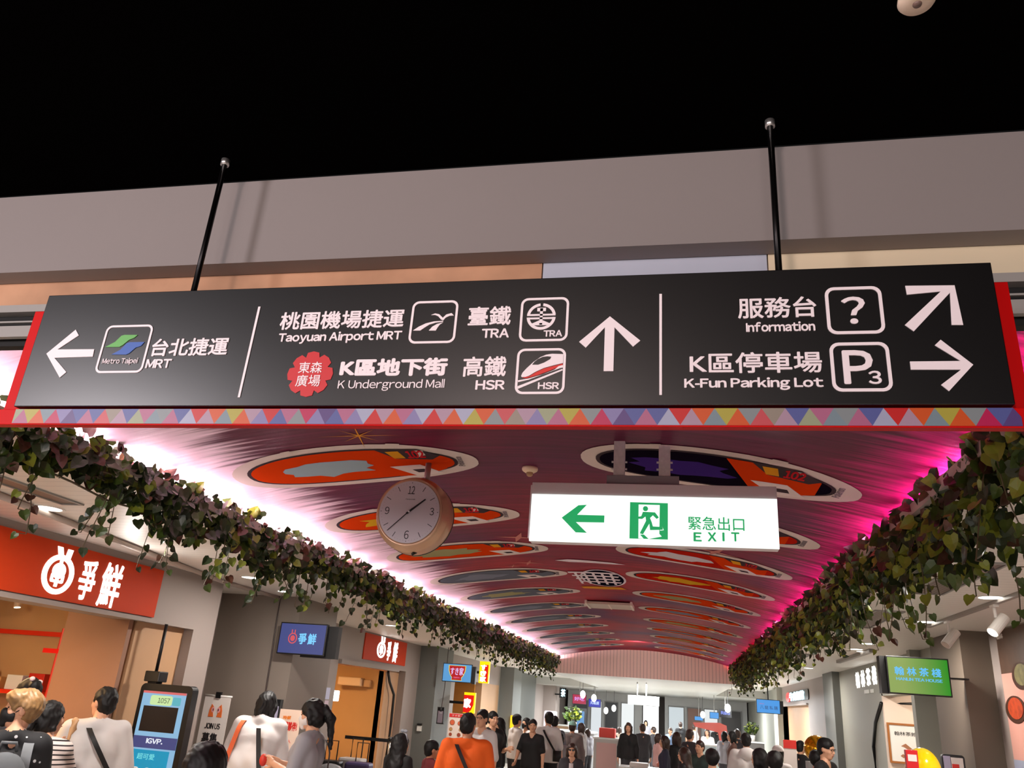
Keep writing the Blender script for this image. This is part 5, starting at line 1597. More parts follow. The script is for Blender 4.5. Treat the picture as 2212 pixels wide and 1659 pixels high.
    for s_ in (-1, 1):
        G.ell(P((s_ * .030, .090, .008)), np.array((.017, .013, .011)) * r_, R, 0, cut=True)
        G.cap(P((s_ * .016, .080, .030)), P((s_ * .044, .070, .028)), .009 * r_, .008 * r_, .01 * r_)
        G.ell(P((s_ * .072, -.005, -.008)), np.array((.012, .022, .033)) * r_, R, .006 * r_)
        G.ell(P((s_ * .036, .060, -.025)), np.array((.022, .02, .02)) * r_, R, .02 * r_)
    G.cap(P((-.018, .088, -.056)), P((.018, .088, -.056)), .008 * r_, .008 * r_, .008 * r_)
    G.cap(neck + (0, 0, .0), P((0, -.02, -.06)), .050 * hs, .052 * hs, .02 * r_)
    V2, Q2 = G.mesh(); Q2 = Q2 + len(V); V = np.concatenate([V, V2]); Q = np.concatenate([Q, Q2])
    # hands with separate fingers
    for i, s_ in enumerate((-1, 1)):
        f1 = wr[i] - el[i]; f1 /= np.linalg.norm(f1)
        side = np.array([s_ * 1.0, 0, 0]) if abs(f1[0]) < .8 else np.array([0, 1.0, 0])
        palm_n = np.cross(f1, np.array([0, 1.0, 0]) if abs(f1[1]) < .7 else np.array([0, 0, 1.0])); palm_n /= np.linalg.norm(palm_n)
        across = np.cross(palm_n, f1); curl = -s_ * palm_n if abs(f1[1]) < .7 else palm_n * s_
        k_ = hs * 1.0
        fh = .0045 if fine else .007
        hand_c = wr[i] + f1 * .09 * k_
        Hf = Field(fh, hand_c - .125 * k_, hand_c + .125 * k_)
        Hf.cap(wr[i] - f1 * .01, wr[i] + f1 * .03 * k_, .026 * k_, .026 * k_, .01)
        for j in range(4):
            o = (j - 1.5) * .019 * k_
            kn = wr[i] + f1 * (.092 - .004 * abs(j - 1.4)) * k_ + across * o
            Hf.cap(wr[i] + f1 * .03 * k_ + across * o * .7, kn, .015 * k_, .011 * k_, .012)
            ln = (.040, .045, .042, .033)[j] * k_
            m1 = kn + (f1 * .85 + curl * .5) * ln; m2 = m1 + (f1 * .45 + curl * .85) * ln * .75
            Hf.cap(kn, m1, .0095 * k_, .0085 * k_, .003); Hf.cap(m1, m2, .0085 * k_, .0070 * k_, .003)
        th = wr[i] + f1 * .03 * k_ + across * -.026 * k_
        t1 = th + (f1 * .7 - across * .6 + curl * .25) * .042 * k_
        Hf.cap(th, t1, .014 * k_, .0105 * k_, .008); Hf.cap(t1, t1 + (f1 * .8 + curl * .45) * .03 * k_, .0105 * k_, .008 * k_, .004)
        V3, Q3 = Hf.mesh(); Q3 = Q3 + len(V); V = np.concatenate([V, V3]); Q = np.concatenate([Q, Q3])
    vq(t, 'body', V, Q, skin)
    # eyes, brows, lips
    for s_ in (-1, 1):
        mb = MB(); mb.ell((0, 0, 0), (.0125 * r_, .006 * r_, .0062 * r_), n=10, k=6)
        E_ = np.array(mb.v) @ R.T + P((s_ * .030, .0795, .008)); mb.v = [tuple(v) for v in E_]
        put('eye', mb, EYEW, t, smooth=True, world=False)
    mb = MB().tube([P((-.02, .0955, -.056)), P((0, .098, -.055)), P((.02, .0955, -.056))], [.003 * r_, .0055 * r_, .003 * r_], n=6)
    if mask is None:
        put('lips', mb, LIPM, t, smooth=True, world=False)
    # hair
    style, hm = hair
    K = Field(hh, hc - np.array([.20, .26, .75 if style in ('long', 'pony') else .24]) * r_, hc + np.array([.2, .24, .2]) * r_)
    K.ell(P((0, -.016, .034)), np.array((.086, .104, .097)) * r_, R, 0)
    if style in ('short', 'mop'):
        K.ell(P((0, -.045, -.02)), np.array((.078, .066, .075)) * r_, R, .02)
        if style == 'mop':
            K.ell(P((0, .03, .07)), np.array((.085, .085, .055)) * r_, R, .02); K.ell(P((0, -.03, .02)), np.array((.098, .104, .095)) * r_, R, .02)
    else:
        K.ell(P((0, -.045, -.03)), np.array((.085, .07, .095)) * r_, R, .02)
        for s_ in (-1, 1):
            K.cap(P((s_ * .074, .01, .02)), P((s_ * .076, .0, -.07)), .024 * r_, .02 * r_, .02)
    if style == 'bob':
        for s_ in (-1, 1):
            K.cap(P((s_ * .07, .01, .0)), P((s_ * .075, .005, -.13)), .034 * r_, .03 * r_, .03)
        K.cap(P((0, -.06, .0)), P((0, -.065, -.14)), .07 * r_, .05 * r_, .03)
    if style == 'long':
        bk = up((0, -.13, 1.15))
        for s_ in (-1, 1):
            K.cap(P((s_ * .06, -.03, .0)), up((s_ * .085, -.085, 1.36)), .045 * r_, .045 * r_, .04)
            K.cap(up((s_ * .085, -.085, 1.36)), up((s_ * .09, -.115, 1.10)), .045 * r_, .03 * r_, .04)
        K.cap(P((0, -.06, 0)), up((0, -.11, 1.30)), .07 * r_, .055 * r_, .05); K.cap(up((0, -.11, 1.30)), up((0, -.125, 1.08)), .055 * r_, .03 * r_, .04)
    if style == 'pony':
        K.ell(P((0, -.115, .035)), np.array((.03, .03, .03)) * r_, R, .02)
        K.cap(P((0, -.125, .035)), P((0, -.165, -.06)), .026 * r_, .04 * r_, .02); K.cap(P((0, -.165, -.06)), P((0, -.15, -.30)), .04 * r_, .014 * r_, .02)
    if style == 'bun':
        K.ell(P((0, -.11, .07)), np.array((.045, .045, .045)) * r_, R, .015)
    # open the face
    K.ell(P((0, .115, -.035)), np.array((.066, .075, .100)) * r_, R, 0, cut=True)
    K.ell(P((0, .09, -.13)), np.array((.09, .10, .09)) * r_, R, 0, cut=True)
    if style in ('short', 'mop'):
        for s_ in (-1, 1):
            K.ell(P((s_ * .08, .012, -.035)), np.array((.028, .034, .052)) * r_, R, 0, cut=True)
        K.half(P((0, -.05, -.085)), R @ np.array((0, .45, -1)))
    K.ripple(.0034 * r_, 120 / r_, len(label) % 7)
    vq(t, 'hair', *K.mesh(), hm)
    # top
    e = .011 + long_top * .006
    lo2 = lo.copy(); hem_z = (.86 if hem is None else hem)
    lo2[2] = (hem_z - .06) * hs
    T = Field(h * .9, lo2, hi)
    torso(T, e, .04)
    if hem_z < .93:
        T.cap(up((-.07 * g, -.005, 1.0)), S((-.08 * g, 0, hem_z - .05)), (.108 * g + e) * hs, (.118 * g + e) * hs, .05); T.cap(up((.07 * g, -.005, 1.0)), S((.08 * g, 0, hem_z - .05)), (.108 * g + e) * hs, (.118 * g + e) * hs, .05)
    if sleeve > 0:
        for i in (0, 1):
            if sleeve <= 1:
                q = sh[i] + (el[i] - sh[i]) * (sleeve + .06)
                T.cap(sh[i], q, (.058 * g + e) * hs, (.052 * g + e + long_top * .012) * hs, .03)
                dd = el[i] - sh[i]
                c = sh[i] + dd * sleeve; rr = .13 * hs
                T.half(c, dd, c - rr * np.array([1, 1, 1]) * .9, c + rr * np.array([1, 1, 1]) * .9) if abs(dd[2]) < 10 and False else None
            else:
                T.cap(sh[i], el[i], (.058 * g + e) * hs, (.046 * g + e) * hs, .03); T.cap(el[i], el[i] + (wr[i] - el[i]) * .93, (.046 * g + e) * hs, (.030 + e) * hs, .02)
    T.ripple(.0042 * hs, 26 / hs, (len(label) % 11) * .7)
    T.half(S((0, 0, hem_z)), (0, 0, -1))
    T.half(up((0, -.02, 1.487)), Rb @ np.array((0, .30, 1)))
    T.cap(up((0, -.012, 1.462)), up((0, .01, 1.60)), .055 * hs, .064 * hs, 0, cut=True)
    vq(t, 'top', *T.mesh(), top)
    # trousers, shorts or skirt
    lo3 = lo.copy(); lo3[2] = pants_to * hs - .02; hi3 = S((.3 * g, .3 + stride, 1.04)); lo3[:2] = S((-.3 * g, -.3 - stride, 0))[:2]
    B = Field(h, lo3, hi3)
    for i in (0, 1):
        a, b_, c, dd = legs[i]
        e2 = .016
        B.cap(S((legs[i][0][0] / hs * .85, -.005, .97)), a, (.104 * g + .008) * hs, (.096 * g + e2) * hs, .04)
        B.cap(a, b_, (.094 * g + e2) * hs, (.068 + e2) * hs, .025); B.cap(b_, c - (0, 0, .06), (.068 + e2) * hs, (.050 + e2) * hs, .02)
    B.ripple(.003 * hs, 26 / hs, 1.3)
    B.half(S((0, 0, pants_to)), (0, 0, -1)); B.half(S((0, 0, 1.0)), (0, 0, 1))
    vq(t, 'trousers' if pants_to < .3 else 'shorts', *B.mesh(), bottom)
    for i in (0, 1):
        a, b_, c, dd = legs[i]
        lo4 = np.minimum(c, dd) - .09; hi4 = np.maximum(c, dd) + .09; lo4[2] = -.02
        D = Field(h * .8, lo4, hi4)
        D.cap(c - (0, .02, .04), dd, .047 * hs, .043 * hs, .02); D.cap(c - (0, .02, .04), c + (0, 0, .02), .046 * hs, .046 * hs, .02); D.half((0, 0, .002), (0, 0, -1)); D.half(c + (0, 0, .03), (0, 0, 1))
        vq(t, 'shoe', *D.mesh(), shoes or cloth('shoe_white', (206, 204, 200)))
    # worn extras in the person's own frame
    if mask is not None:
        Mk = Field(hh * .8, hc - .2 * r_, hc + .2 * r_)
        Mk.ell(P((0, .030, -.040)), np.array((.066, .078, .060)) * r_, R, 0); Mk.cap(P((0, .09, -.02)), P((0, .085, -.09)), .026 * r_, .024 * r_, .02)
        Mk.half(P((0, .04, -.008)), R @ np.array((0, -.25, 1))); Mk.half(P((0, .032, -.05)), R @ np.array((0, -1, 0)))
        vq(t, 'face_mask', *Mk.mesh(), mask)
        for s_ in (-1, 1):
            put('mask_loop', MB().tube([P((s_ * .064, .035, -.02)), P((s_ * .080, .0, .005)), P((s_ * .082, -.02, .005))], .003 * r_, n=5), mask, t, world=False)
    if cap_ is not None:
        Kc = Field(hh, hc - .2 * r_, hc + .22 * r_)
        Kc.ell(P((0, -.014, .050)), np.array((.093, .110, .092)) * r_, R, 0); Kc.half(P((0, 0, .052)), R @ np.array((0, .1, -1)))
        vq(t, 'cap', *Kc.mesh(), cap_)
    if glasses is not None:
        for s_ in (-1, 1):
            f_ = lambda u, v, w_: P((s_ * .031 + u, .098 - abs(u) * .2 + w_, .008 + v))
            if glasses == 'sun':
                put('lens', MB().prism(circ(0, 0, .024, .019, 18), f_, 0, .003), mat('lens_black', (10, 8, 10), .15), t, world=False)
            else:
                put('lens_rim', MB().ring(circ(0, 0, .024, .019, 18), circ(0, 0, .021, .016, 18), f_, 0, .003), BLK, t, world=False)
        put('glasses_frame', MB().tube([P((-.078, .0, .014)), P((-.058, .088, .012)), P((0, .104, .012)), P((.058, .088, .012)), P((.078, .0, .014))], .002 * r_, n=5), BLK, t, world=False)
    info = dict(t=t, P=P, up=up, S=S, sh=sh, el=el, wr=wr, hs=hs, g=g, r=r_)
    for nm, fn, m in extras:
        mb = MB(); fn(mb, info)
        put(nm, mb, m, t, smooth=True, world=False)
    return info


def strap(a, b, depth=.185, wd=.022):
    """flat band over the back (and chest) from shoulder a to hip b, in body coordinates"""
    def fn(mb, I):
        up, g, hs = I['up'], I['g'], I['hs']
        n = 10
        for sgn in (-1, 1):
            vs = []
            for i in range(n + 1):
                q = i / n
                x = (a[0] + (b[0] - a[0]) * q) * g; z = a[1] + (b[1] - a[1]) * q
                r = depth * (.35 + .65 * g) * (1 - .55 * max(0, (z - 1.28) / .16) ** 1.8)
                y = sgn * math.sqrt(max(.02 ** 2, r * r * (1 - (x / (.235 * g)) ** 2))) if z < 1.425 else sgn * .02
                vs += [up((x - wd, y, z)), up((x + wd, y, z))]
            mb.add(vs, [(2 * i, 2 * i + 1, 2 * i + 3, 2 * i + 2) for i in range(n)])
    return fn


def box_bag(c, r):
    return lambda mb, I: mb.box(I['up']((c[0] - r[0], c[1] - r[1], c[2] - r[2])), I['up']((c[0] + r[0], c[1] + r[1], c[2] + r[2])))


WHT = cloth('white', (214, 208, 206)); BLKC = cloth('black', (16, 15, 17)); JEANS = cloth('denim', (52, 58, 78)); GREYC = cloth('grey', (150, 148, 154)); DKG = cloth('charcoal', (52, 50, 54))
STRAPB = mat('strap_black', (14, 12, 13), .6)


def backpack(mb, I):
    up = I['up']; r0 = len(mb.v)
    mb.ell(up((0, -.21, 1.16)), (.15 * I['hs'], .085 * I['hs'], .20 * I['hs']), n=18, k=12)
    mb.tube([up((-.05, -.19, 1.36)), up((-.04, -.22, 1.41)), up((.04, -.22, 1.41)), up((.05, -.19, 1.36))], .010, n=8)


def pack_straps(mb, I):
    for x in (-.10, .10):
        strap((x, 1.43), (x * 1.25, 1.05), .19, .03)(mb, I)


# -- near group on the left
person('blond person in black face mask, white-flecked black shirt and grey backpack at left edge', 58, 1490, 5.15, -4, dots('flecked', (16, 16, 20), (206, 206, 210), 17, .16), BLKC, ('mop', HAIRBL), head=(98, 0), mask=cloth('mask_black', (12, 12, 14), .7), fine=True, girth=1.02,
       extras=(('backpack', backpack, cloth('pack_grey', (92, 96, 100))), ('backpack_strap', pack_straps, cloth('strap_slate', (110, 114, 118)))))
person('person with dark ponytail and striped top holding up a wooden ladle at left', 118, 1516, 5.7, -12, stripes('striped', (222, 206, 200), (26, 18, 22), .030, .32), BLKC, ('pony', HAIRB), head=(-48, 0), arms=('down', 'raise'), sleeve=.9, fine=True, girth=.95,
       extras=(('ladle', lambda mb, I: mb.tube([I['wr'][1] + (0.0, .06, .05), I['wr'][1] + (0, .08, .13), I['wr'][1] + (0.01, .10, .17), I['wr'][1] + (0.01, .10, .23), I['wr'][1] + (0.01, .10, .25)], [.010, .012, .026, .026, .008], n=10), mat('ladle_wood', (206, 160, 116), .5)),))
person('black-haired person in white T-shirt with black crossbody strap seen from behind', 232, 1485, 6.6, 0, WHT, cloth('beige', (170, 146, 118)), ('short', HAIRB), head=(42, 0), sleeve=.95, girth=1.16, long_top=1.0, fine=True,
       extras=(('bag_strap', strap((-.07, 1.43), (.19, 1.0)), STRAPB), ('bag', box_bag((.2, .0, .92), (.05, .08, .07)), STRAPB)))
person('dark-haired person with pale hair clips behind the blond person', 70, 1466, 6.1, 20, DKG, BLKC, ('bun', HAIRB), fine=False,
       extras=(('hair_clip', lambda mb, I: [mb.ell(I['P']((x, -.10, z)), (.02, .018, .018), n=8, k=6) for x, z in ((-.03, .12), (.03, .10), (.0, .07))], mat('clip_pink', (230, 200, 196), .4)),))
person('head of a dark-haired person in black closest to the camera, left of centre', 452, 1606, 3.35, 0, BLKC, BLKC, ('mop', HAIRB), girth=1.0, fine=True)
person('dark-haired person in loose white shirt with orange strap bending beside the banner', 556, 1524, 7.75, -18, WHT, DKG, ('bob', HAIRB), head=(-10, -18), lean=.42, hgt=1.78, sleeve=1.5, girth=1.12, long_top=1.2, fine=True,
       extras=(('bag_strap', strap((-.11, 1.43), (-.15, 1.0)), mat('strap_orange', (226, 96, 40), .6)), ('dark_strap', strap((.05, 1.3), (.14, .95)), STRAPB)))
I = person('person with long black ponytail in grey T-shirt and white mask facing left', 682, 1512, 7.0, 70, GREYC, JEANS, ('pony', HAIRB), head=(6, -12), arms=('hold', 'hold'), mask=cloth('mask_white', (228, 220, 216)), sleeve=.8, fine=True, girth=.98,
           extras=(('shoulder_strap', strap((.09, 1.43), (.12, 1.1)), STRAPB), ('drink_pouch', lambda mb, I: mb.ell(I['wr'][0] + (0.05, .12, .02), (.035, .035, .05), n=12, k=8), mat('pouch_red', (206, 50, 36), .5))))
person('long-haired girl in black with a grey bow headband', 868, 1586, 8.9, -38, BLKC, BLKC, ('long', HAIRB), head=(-14, 0), kid=True, sleeve=.25,
       extras=(('hair_bow', lambda mb, I: (mb.tube([I['P']((-.085, .02, .03)), I['P']((-.05, .02, .115)), I['P']((.05, .02, .115)), I['P']((.085, .02, .03))], .012, n=8), mb.ell(I['P']((-.03, .02, .15)), (.03, .01, .018), n=8, k=6), mb.ell(I['P']((.03, .02, .15)), (.03, .01, .018), n=8, k=6)), cloth('bow_grey', (130, 132, 140))),))
person('boy in dark red T-shirt raising an arm to the orange shirt', 934, 1600, 9.6, -72, cloth('maroon', (120, 44, 48)), DKG, ('short', HAIRB), skin=SKIN2, head=(-5, 0), arms=('reach', 'reach'), kid=True, sleeve=.7)
person('person in bright orange T-shirt with black crossbody strap seen from behind', 1014, 1541, 8.4, 0, cloth('orange', (226, 92, 10)), DKG, ('short', HAIRB), skin=SKIN2, head=(-24, 0), sleeve=.95, girth=1.22, fine=True,
       extras=(('bag_strap', strap((-.10, 1.43), (.10, 1.0)), STRAPB),))
# -- middle distance
person('person in glasses and loose white T-shirt behind the orange shirt', 1044, 1533, 11.2, 150, WHT, cloth('cream_shorts', (206, 200, 190)), ('short', HAIRB), head=(0, 0), glasses='clear', sleeve=.95, girth=1.05, pants_to=.5)
person('person in black T-shirt with forearm forward beside the white T-shirt', 1066, 1537, 12.8, -150, BLKC, WHT, ('short', HAIRB), arms=('bent', 'bent'), pants_to=.5, sleeve=.8)
person('long-haired person in sleeveless black top looking at a phone', 1080, 1551, 14.0, 110, BLKC, JEANS, ('long', HAIRB), head=(0, -15), arms=('phone', 'phone'), sleeve=0,
       extras=(('phone', lambda mb, I: mb.box(I['wr'][0] + (.06, .07, .0), I['wr'][0] + (.13, .085, .13)), BLK),))
person('person in dark cap and white T-shirt carrying a brown bag', 1117, 1544, 15.6, -60, WHT, BLKC, ('short', HAIRB), cap_=cloth('cap_black', (16, 16, 18)), arms=('bent', 'bent'), sleeve=.8,
       extras=(('bag', box_bag((.0, .26, 1.08), (.16, .09, .13)), cloth('bag_brown', (120, 84, 44))),))
person('long-haired person in white with black mask beside the cap wearer', 1138, 1551, 16.4, 130, WHT, BLKC, ('long', HAIRB), mask=cloth('mask_black'), sleeve=.8)
person('person in black polo and black shorts reaching down with one arm', 1152, 1554, 14.0, 160, BLKC, BLKC, ('short', HAIRB), head=(20, 0), arms=('down', 'low'), pants_to=.52, sleeve=.75, girth=1.02)
person('person in white shirt and dark trousers with black shoulder bag seen from behind', 1186, 1538, 14.6, -8, WHT, BLKC, ('short', HAIRB), head=(30, 0), sleeve=.9, girth=1.05, stride=.2,
       extras=(('bag_strap', strap((-.08, 1.43), (.18, 1.02)), STRAPB), ('bag', box_bag((.20, -.05, .98), (.07, .1, .09)), STRAPB)))
person('person in grey long-sleeved shirt walking just behind the white shirt', 1199, 1547, 15.8, -14, cloth('slate_blue', (112, 116, 126)), DKG, ('short', HAIRB), sleeve=1.5)
person('small child in grey T-shirt seen from behind', 1211, 1585, 15.0, -5, GREYC, GREYC, ('short', HAIRB), kid=True, sleeve=.8)
person('dark-haired woman in sunglasses and dark cardigan facing the camera', 1236, 1606, 11.6, 178, DKG, BLKC, ('long', HAIRBR), glasses='sun', sleeve=1.5,
       extras=(('shirt_front', lambda mb, I: mb.box(I['up']((-.04, .12, 1.05)), I['up']((.04, .135, 1.38))), cloth('shirt_pale', (214, 200, 200))),))
person('person in grey-green cardigan and pale green cap seen from behind', 1237, 1559, 16.2, -10, cloth('mauve_grey', (120, 108, 106)), DKG, ('short', HAIRBR), cap_=cloth('cap_mint', (150, 206, 190)), sleeve=1.5, girth=1.1)
person('person with dark bob in grey coat among the far counters', 1256, 1562, 19.0, 60, cloth('light_grey', (186, 184, 182)), DKG, ('bob', HAIRBR), sleeve=1.5)
mid = [(1358, 1561, 18.5, 170, 'bob', 'dark top, left of two before the bright doorway', BLKC), (1388, 1563, 19.5, 20, 'short', 'dark top, right of two before the bright doorway', DKG),
       (1436, 1590, 14.5, 90, 'bob', 'navy top beside the pink bag', cloth('navy', (34, 34, 54))), (1462, 1582, 15.0, 40, 'bob', 'dark top left of the striped sleeve', BLKC), (1490, 1576, 16.0, -40, 'short', 'dark jacket with pale stripes', DKG),
       (1478, 1615, 11.5, 70, 'long', 'black top seated in the middle', BLKC), (1512, 1600, 13.0, 150, 'short', 'green jacket', cloth('forest', (36, 54, 48))),
       (1581, 1580, 17.5, 100, 'bob', 'brown top by the right pillar', cloth('brown', (90, 60, 50))), (1592, 1575, 20.0, 0, 'bun', 'dark top with pale headband', DKG)]
for px, py, dp, fc, hr, lb, mt in mid:
    person('far person in ' + lb, px, py, dp, fc, mt, DKG, (hr, HAIRB if px % 2 else HAIRBR), sleeve=1.5 if px % 3 else .8, group='crowd in the middle of the hall')
person('back of a black-haired head low at the bottom, right of the hall centre', 1538, 1618, 9.3, 5, BLKC, BLKC, ('mop', HAIRB))
person('person in white hooded top near the right pillar seen from behind', 1611, 1584, 12.6, 8, WHT, DKG, ('short', HAIRB), sleeve=1.5, girth=1.2, long_top=1,
       extras=(('hood', lambda mb, I: mb.ell(I['up']((0, -.10, 1.40)), (.13, .06, .10), n=14, k=8), WHT),))
person('dark-haired person looking left at the bottom right of centre', 1641, 1617, 9.2, 62, BLKC, BLKC, ('bob', HAIRB))
person('black-haired head right beside the person looking left', 1673, 1623, 8.6, 0, BLKC, BLKC, ('mop', HAIRB))
person('person in white hooded coat behind the two dark heads', 1680, 1612, 11.4, 30, WHT, WHT, ('short', HAIRB), sleeve=1.5, cap_=WHT)
person('short-haired person in black V-neck before the orange doorway', 1728, 1600, 14.0, -40, BLKC, BLKC, ('short', HAIRB), sleeve=.8)
person('person with glasses in black looking right beside the gold ball', 1781, 1595, 9.5, -112, BLKC, BLKC, ('short', HAIRB), glasses='clear', sleeve=.8, head=(-6, -10))
person('black-haired head just left of the person with glasses', 1762, 1621, 9.9, 0, BLKC, BLKC, ('mop', HAIRB))

# ================================================================ FAR CONCOURSE
def counter(x0, x1, y0, y1, hgt, col, label, face=None):
    t = thing('food_counter', label, 'counter', ((x0 + x1) / 2, (y0 + y1) / 2, 0), 0, 'counters of the far concourse')
    put('body', MB().box((x0 + .03, y0 + .03, .08), (x1 - .03, y1 - .03, hgt - .04)), mat(*col), t)
    put('top', MB().box((x0, y0, hgt - .04), (x1, y1, hgt)), mat('counter_top', (206, 204, 200), .3), t, bevel=.006)
    put('plinth', MB().box((x0 + .08, y0 + .08, 0), (x1 - .08, y1 - .08, .08)), BLK, t)
    if face:
        put('front_panel', MB().box((x0 + .1, y0 + .02, .2), (x1 - .1, y0 + .03, hgt - .12)), face, t)
    return t


counter(-3.6, -2.4, 24.6, 25.6, 1.15, ('counter_grey', (150, 150, 150), .5), 'grey counter behind the woman in sunglasses')
counter(-2.2, -1.5, 22.0, 22.8, 1.12, ('counter_pale', (176, 170, 166), .5), 'pale counter block with a red box in the middle', mat('panel_rose', (190, 150, 146), .5))
counter(-1.2, -.1, 17.2, 17.9, .78, ('counter_white', (206, 210, 212), .4), 'low white table with food trays at the bottom centre')
counter(.2, 1.2, 24.0, 24.9, 1.1, ('counter_glass', (176, 190, 194), .3), 'glass-fronted counter under the pink canopy', mat('panel_mint', (190, 206, 200), .3))
counter(1.6, 2.8, 31.0, 32.0, 1.1, ('counter_dark', (70, 64, 60), .5), 'dark counter under the far blue screens')
counter(-5.2, -4.0, 33.0, 34.0, 1.1, ('counter_wood2', (150, 116, 84), .5), 'wooden counter under the far pink screen')
tag(put('tray_box', MB().box((-2.05, 22.1, 1.12), (-1.65, 22.5, 1.34)), mat('tray_red', (206, 60, 50), .5), bevel=.01), 'red box on the pale counter block', 'box')
tag(put('tray_box', MB().box((-1.0, 17.35, .78), (-.65, 17.7, .86)), mat('tray_white', (220, 214, 206), .5), bevel=.01), 'flat white tray on the low white table', 'tray')
tag(put('tray_box', MB().ell((-.35, 17.5, .86), (.14, .14, .08), n=18), mat('bowl_coral', (206, 120, 100), .4), smooth=True), 'coral bowl on the low white table', 'bowl')


def hung(label, px0, py0, px1, py1, y, face, txt, tcol, zt):
    a = at(px0, py1, 'y', y); b = at(px1, py0, 'y', y)
    parts = []
    if txt:
        u0, u1, v0, v1 = a[0], b[0], a[2], b[2]
        w_, h_ = u1 - u0, v1 - v0
        parts = [('lettering', MB().text(txt, (u0 + .14 * w_, v0 + .34 * h_, u1 - .14 * w_, v1 - .26 * h_), FY(y), .002, .006, 0, .03), tcol)]
    t = screen('hanging_screen', label, a[0], a[2], b[0], b[2], y, face, depth=.08, group='screens hanging far down the hall', parts=parts)
    put('hanger', MB().tube([((a[0] + b[0]) / 2, y + .04, b[2]), ((a[0] + b[0]) / 2, y + .04, zt)], .015), GREYP, t)


LIL = glow('hung_lilac', (226, 150, 236), 1.0)
hung('far crimson screen with pink lettering on the left', 1236, 1501, 1267, 1520, 33, glow('hung_crimson', (176, 16, 66), 1.0), '好吃', LIL, CEIL)
hung('far royal blue screen right of the crimson one', 1271, 1511, 1298, 1527, 33.6, glow('hung_blue', (24, 34, 170), 1.1), '丸龜屋', glow('hung_white', (190, 210, 255), 1.0), CEIL)
hung('far black screen with blue letters on the right', 1554, 1533, 1580, 1549, 30, glow('hung_black', (14, 14, 40), .8), 'R&G', glow('hung_azure', (130, 150, 255), 1.2), CEIL)
hung('far small light blue screen left of the black one', 1533, 1539, 1553, 1552, 33, glow('hung_sky', (60, 150, 226), 1.0), '', None, CEIL)
hung('farthest blue screen near the hall centre', 1500, 1548, 1519, 1556, 38, glow('hung_sky'), '', None, 2.55)
t = thing('exit_sign', 'far small white exit light box above the bright doorway', 'exit sign', (-1.04, 24, 1.99))
a = at(1356, 1521, 'y', 24); b = at(1424, 1507, 'y', 24)
put('box', MB().box((a[0], 24, a[2]), (b[0], 24.08, b[2])), glow('exit_far', (250, 255, 250), 1.5), t)
put('edge', MB().box((a[0] - .01, 24.0, b[2]), (b[0] + .01, 24.09, b[2] + .02)), GREYP, t)
for xx in (-1.2, -.95):
    put('post', MB().tube([(xx, 24.04, b[2]), (xx, 24.04, 2.55)], .016), GREYP, t)
t = thing('neon_sign', 'small blue and white lettered sign on a black board at the far left', 'neon sign', (-5.2, 36, 2.1))
a = at(1208, 1507, 'y', 35.9); b = at(1223, 1486, 'y', 35.9)
put('back', MB().box((a[0], 35.9, a[2]), (b[0], 36.0, b[2])).box((-5.25, 35.95, a[2] + .1), (a[0] + .02, 35.99, a[2] + .16)), BLK, t)
put('lettering', MB().text('茶', (a[0] + .06, a[2] + .04, b[0] - .02, b[2] - .05), FY(35.9), 0, .01, 0, .04), glow('neon_white'), t)
# bright shop fronts closing the view
struct('door_2', MB().box((-1.72, 40, 0), (-1.02, 40.1, 2.05)), glow('bright_doorway', (255, 255, 255), 1.5))
mb = MB()
struct('wall_far_shops', MB().box((-5.6, 43, 0), (-1.9, 43.2, 2.55)).box((-.8, 43, 0), (3.1, 43.2, 2.55)), mat('far_shop_white', (206, 206, 204), .5))
SH = [(-5.3, -4.6, (90, 96, 100)), (-4.4, -3.9, (220, 226, 230)), (-3.7, -3.1, (60, 62, 66)), (-2.9, -2.3, (236, 240, 240)), (-.6, .1, (200, 210, 214)), (.3, .9, (150, 104, 84)), (1.1, 1.7, (226, 230, 230)), (1.9, 2.8, (70, 66, 64))]
for k, (x0, x1, c) in enumerate(SH):
    lit = sum(c) > 600
    t = thing('shop_window', ['dark window at the far left', 'pale lit window second from far left', 'charcoal window left of the centre', 'white lit window left of the bright doorway', 'pale window right of the bright doorway', 'brown window near the far centre', 'white lit window right of the centre', 'dark window at the far right'][k] + ' of the hall end', 'window', ((x0 + x1) / 2, 42.95, 0), 0, 'shop windows closing the hall')
    put('pane', MB().box((x0, 42.96, .5), (x1, 43, 2.1)), glow('win_%d' % k, c, 1.0) if lit else mat('win_%d' % k, c, .3), t)
    put('frame', MB().ring(rrect(x0 - .04, .46, x1 + .04, 2.14, .01), rrect(x0, .5, x1, 2.1, .01), FY(42.96), 0, .04), GREYP, t)
for k, (px, py, y) in enumerate(((1259, 1500, 32.0), (1283, 1508, 33.0), (1572, 1530, 29.6), (1518, 1544, 37), (1309, 1535, 38), (1326, 1530, 38))):
    p = at(px, py, 'y', y)
    t = thing('pendant_lamp', ['white pendant above the far crimson screen', 'white pendant above the royal blue screen', 'white pendant above the far black screen', 'white pendant near the farthest blue screen', 'left one of two white pendants by the far left windows', 'right one of two white pendants by the far left windows'][k], 'pendant lamp', tuple(p), 0, 'pendant lamps of the far hall')
    put('shade', MB().ell(tuple(p), (.10, .10, .14), n=14, k=8), glow('pendant_white', (255, 255, 250), 4), t, smooth=True)
    put('cord', MB().tube([(p[0], y, p[2] + .12), (p[0], y, CEIL if y < 34 else 2.55)], .008, n=5), BLK, t)
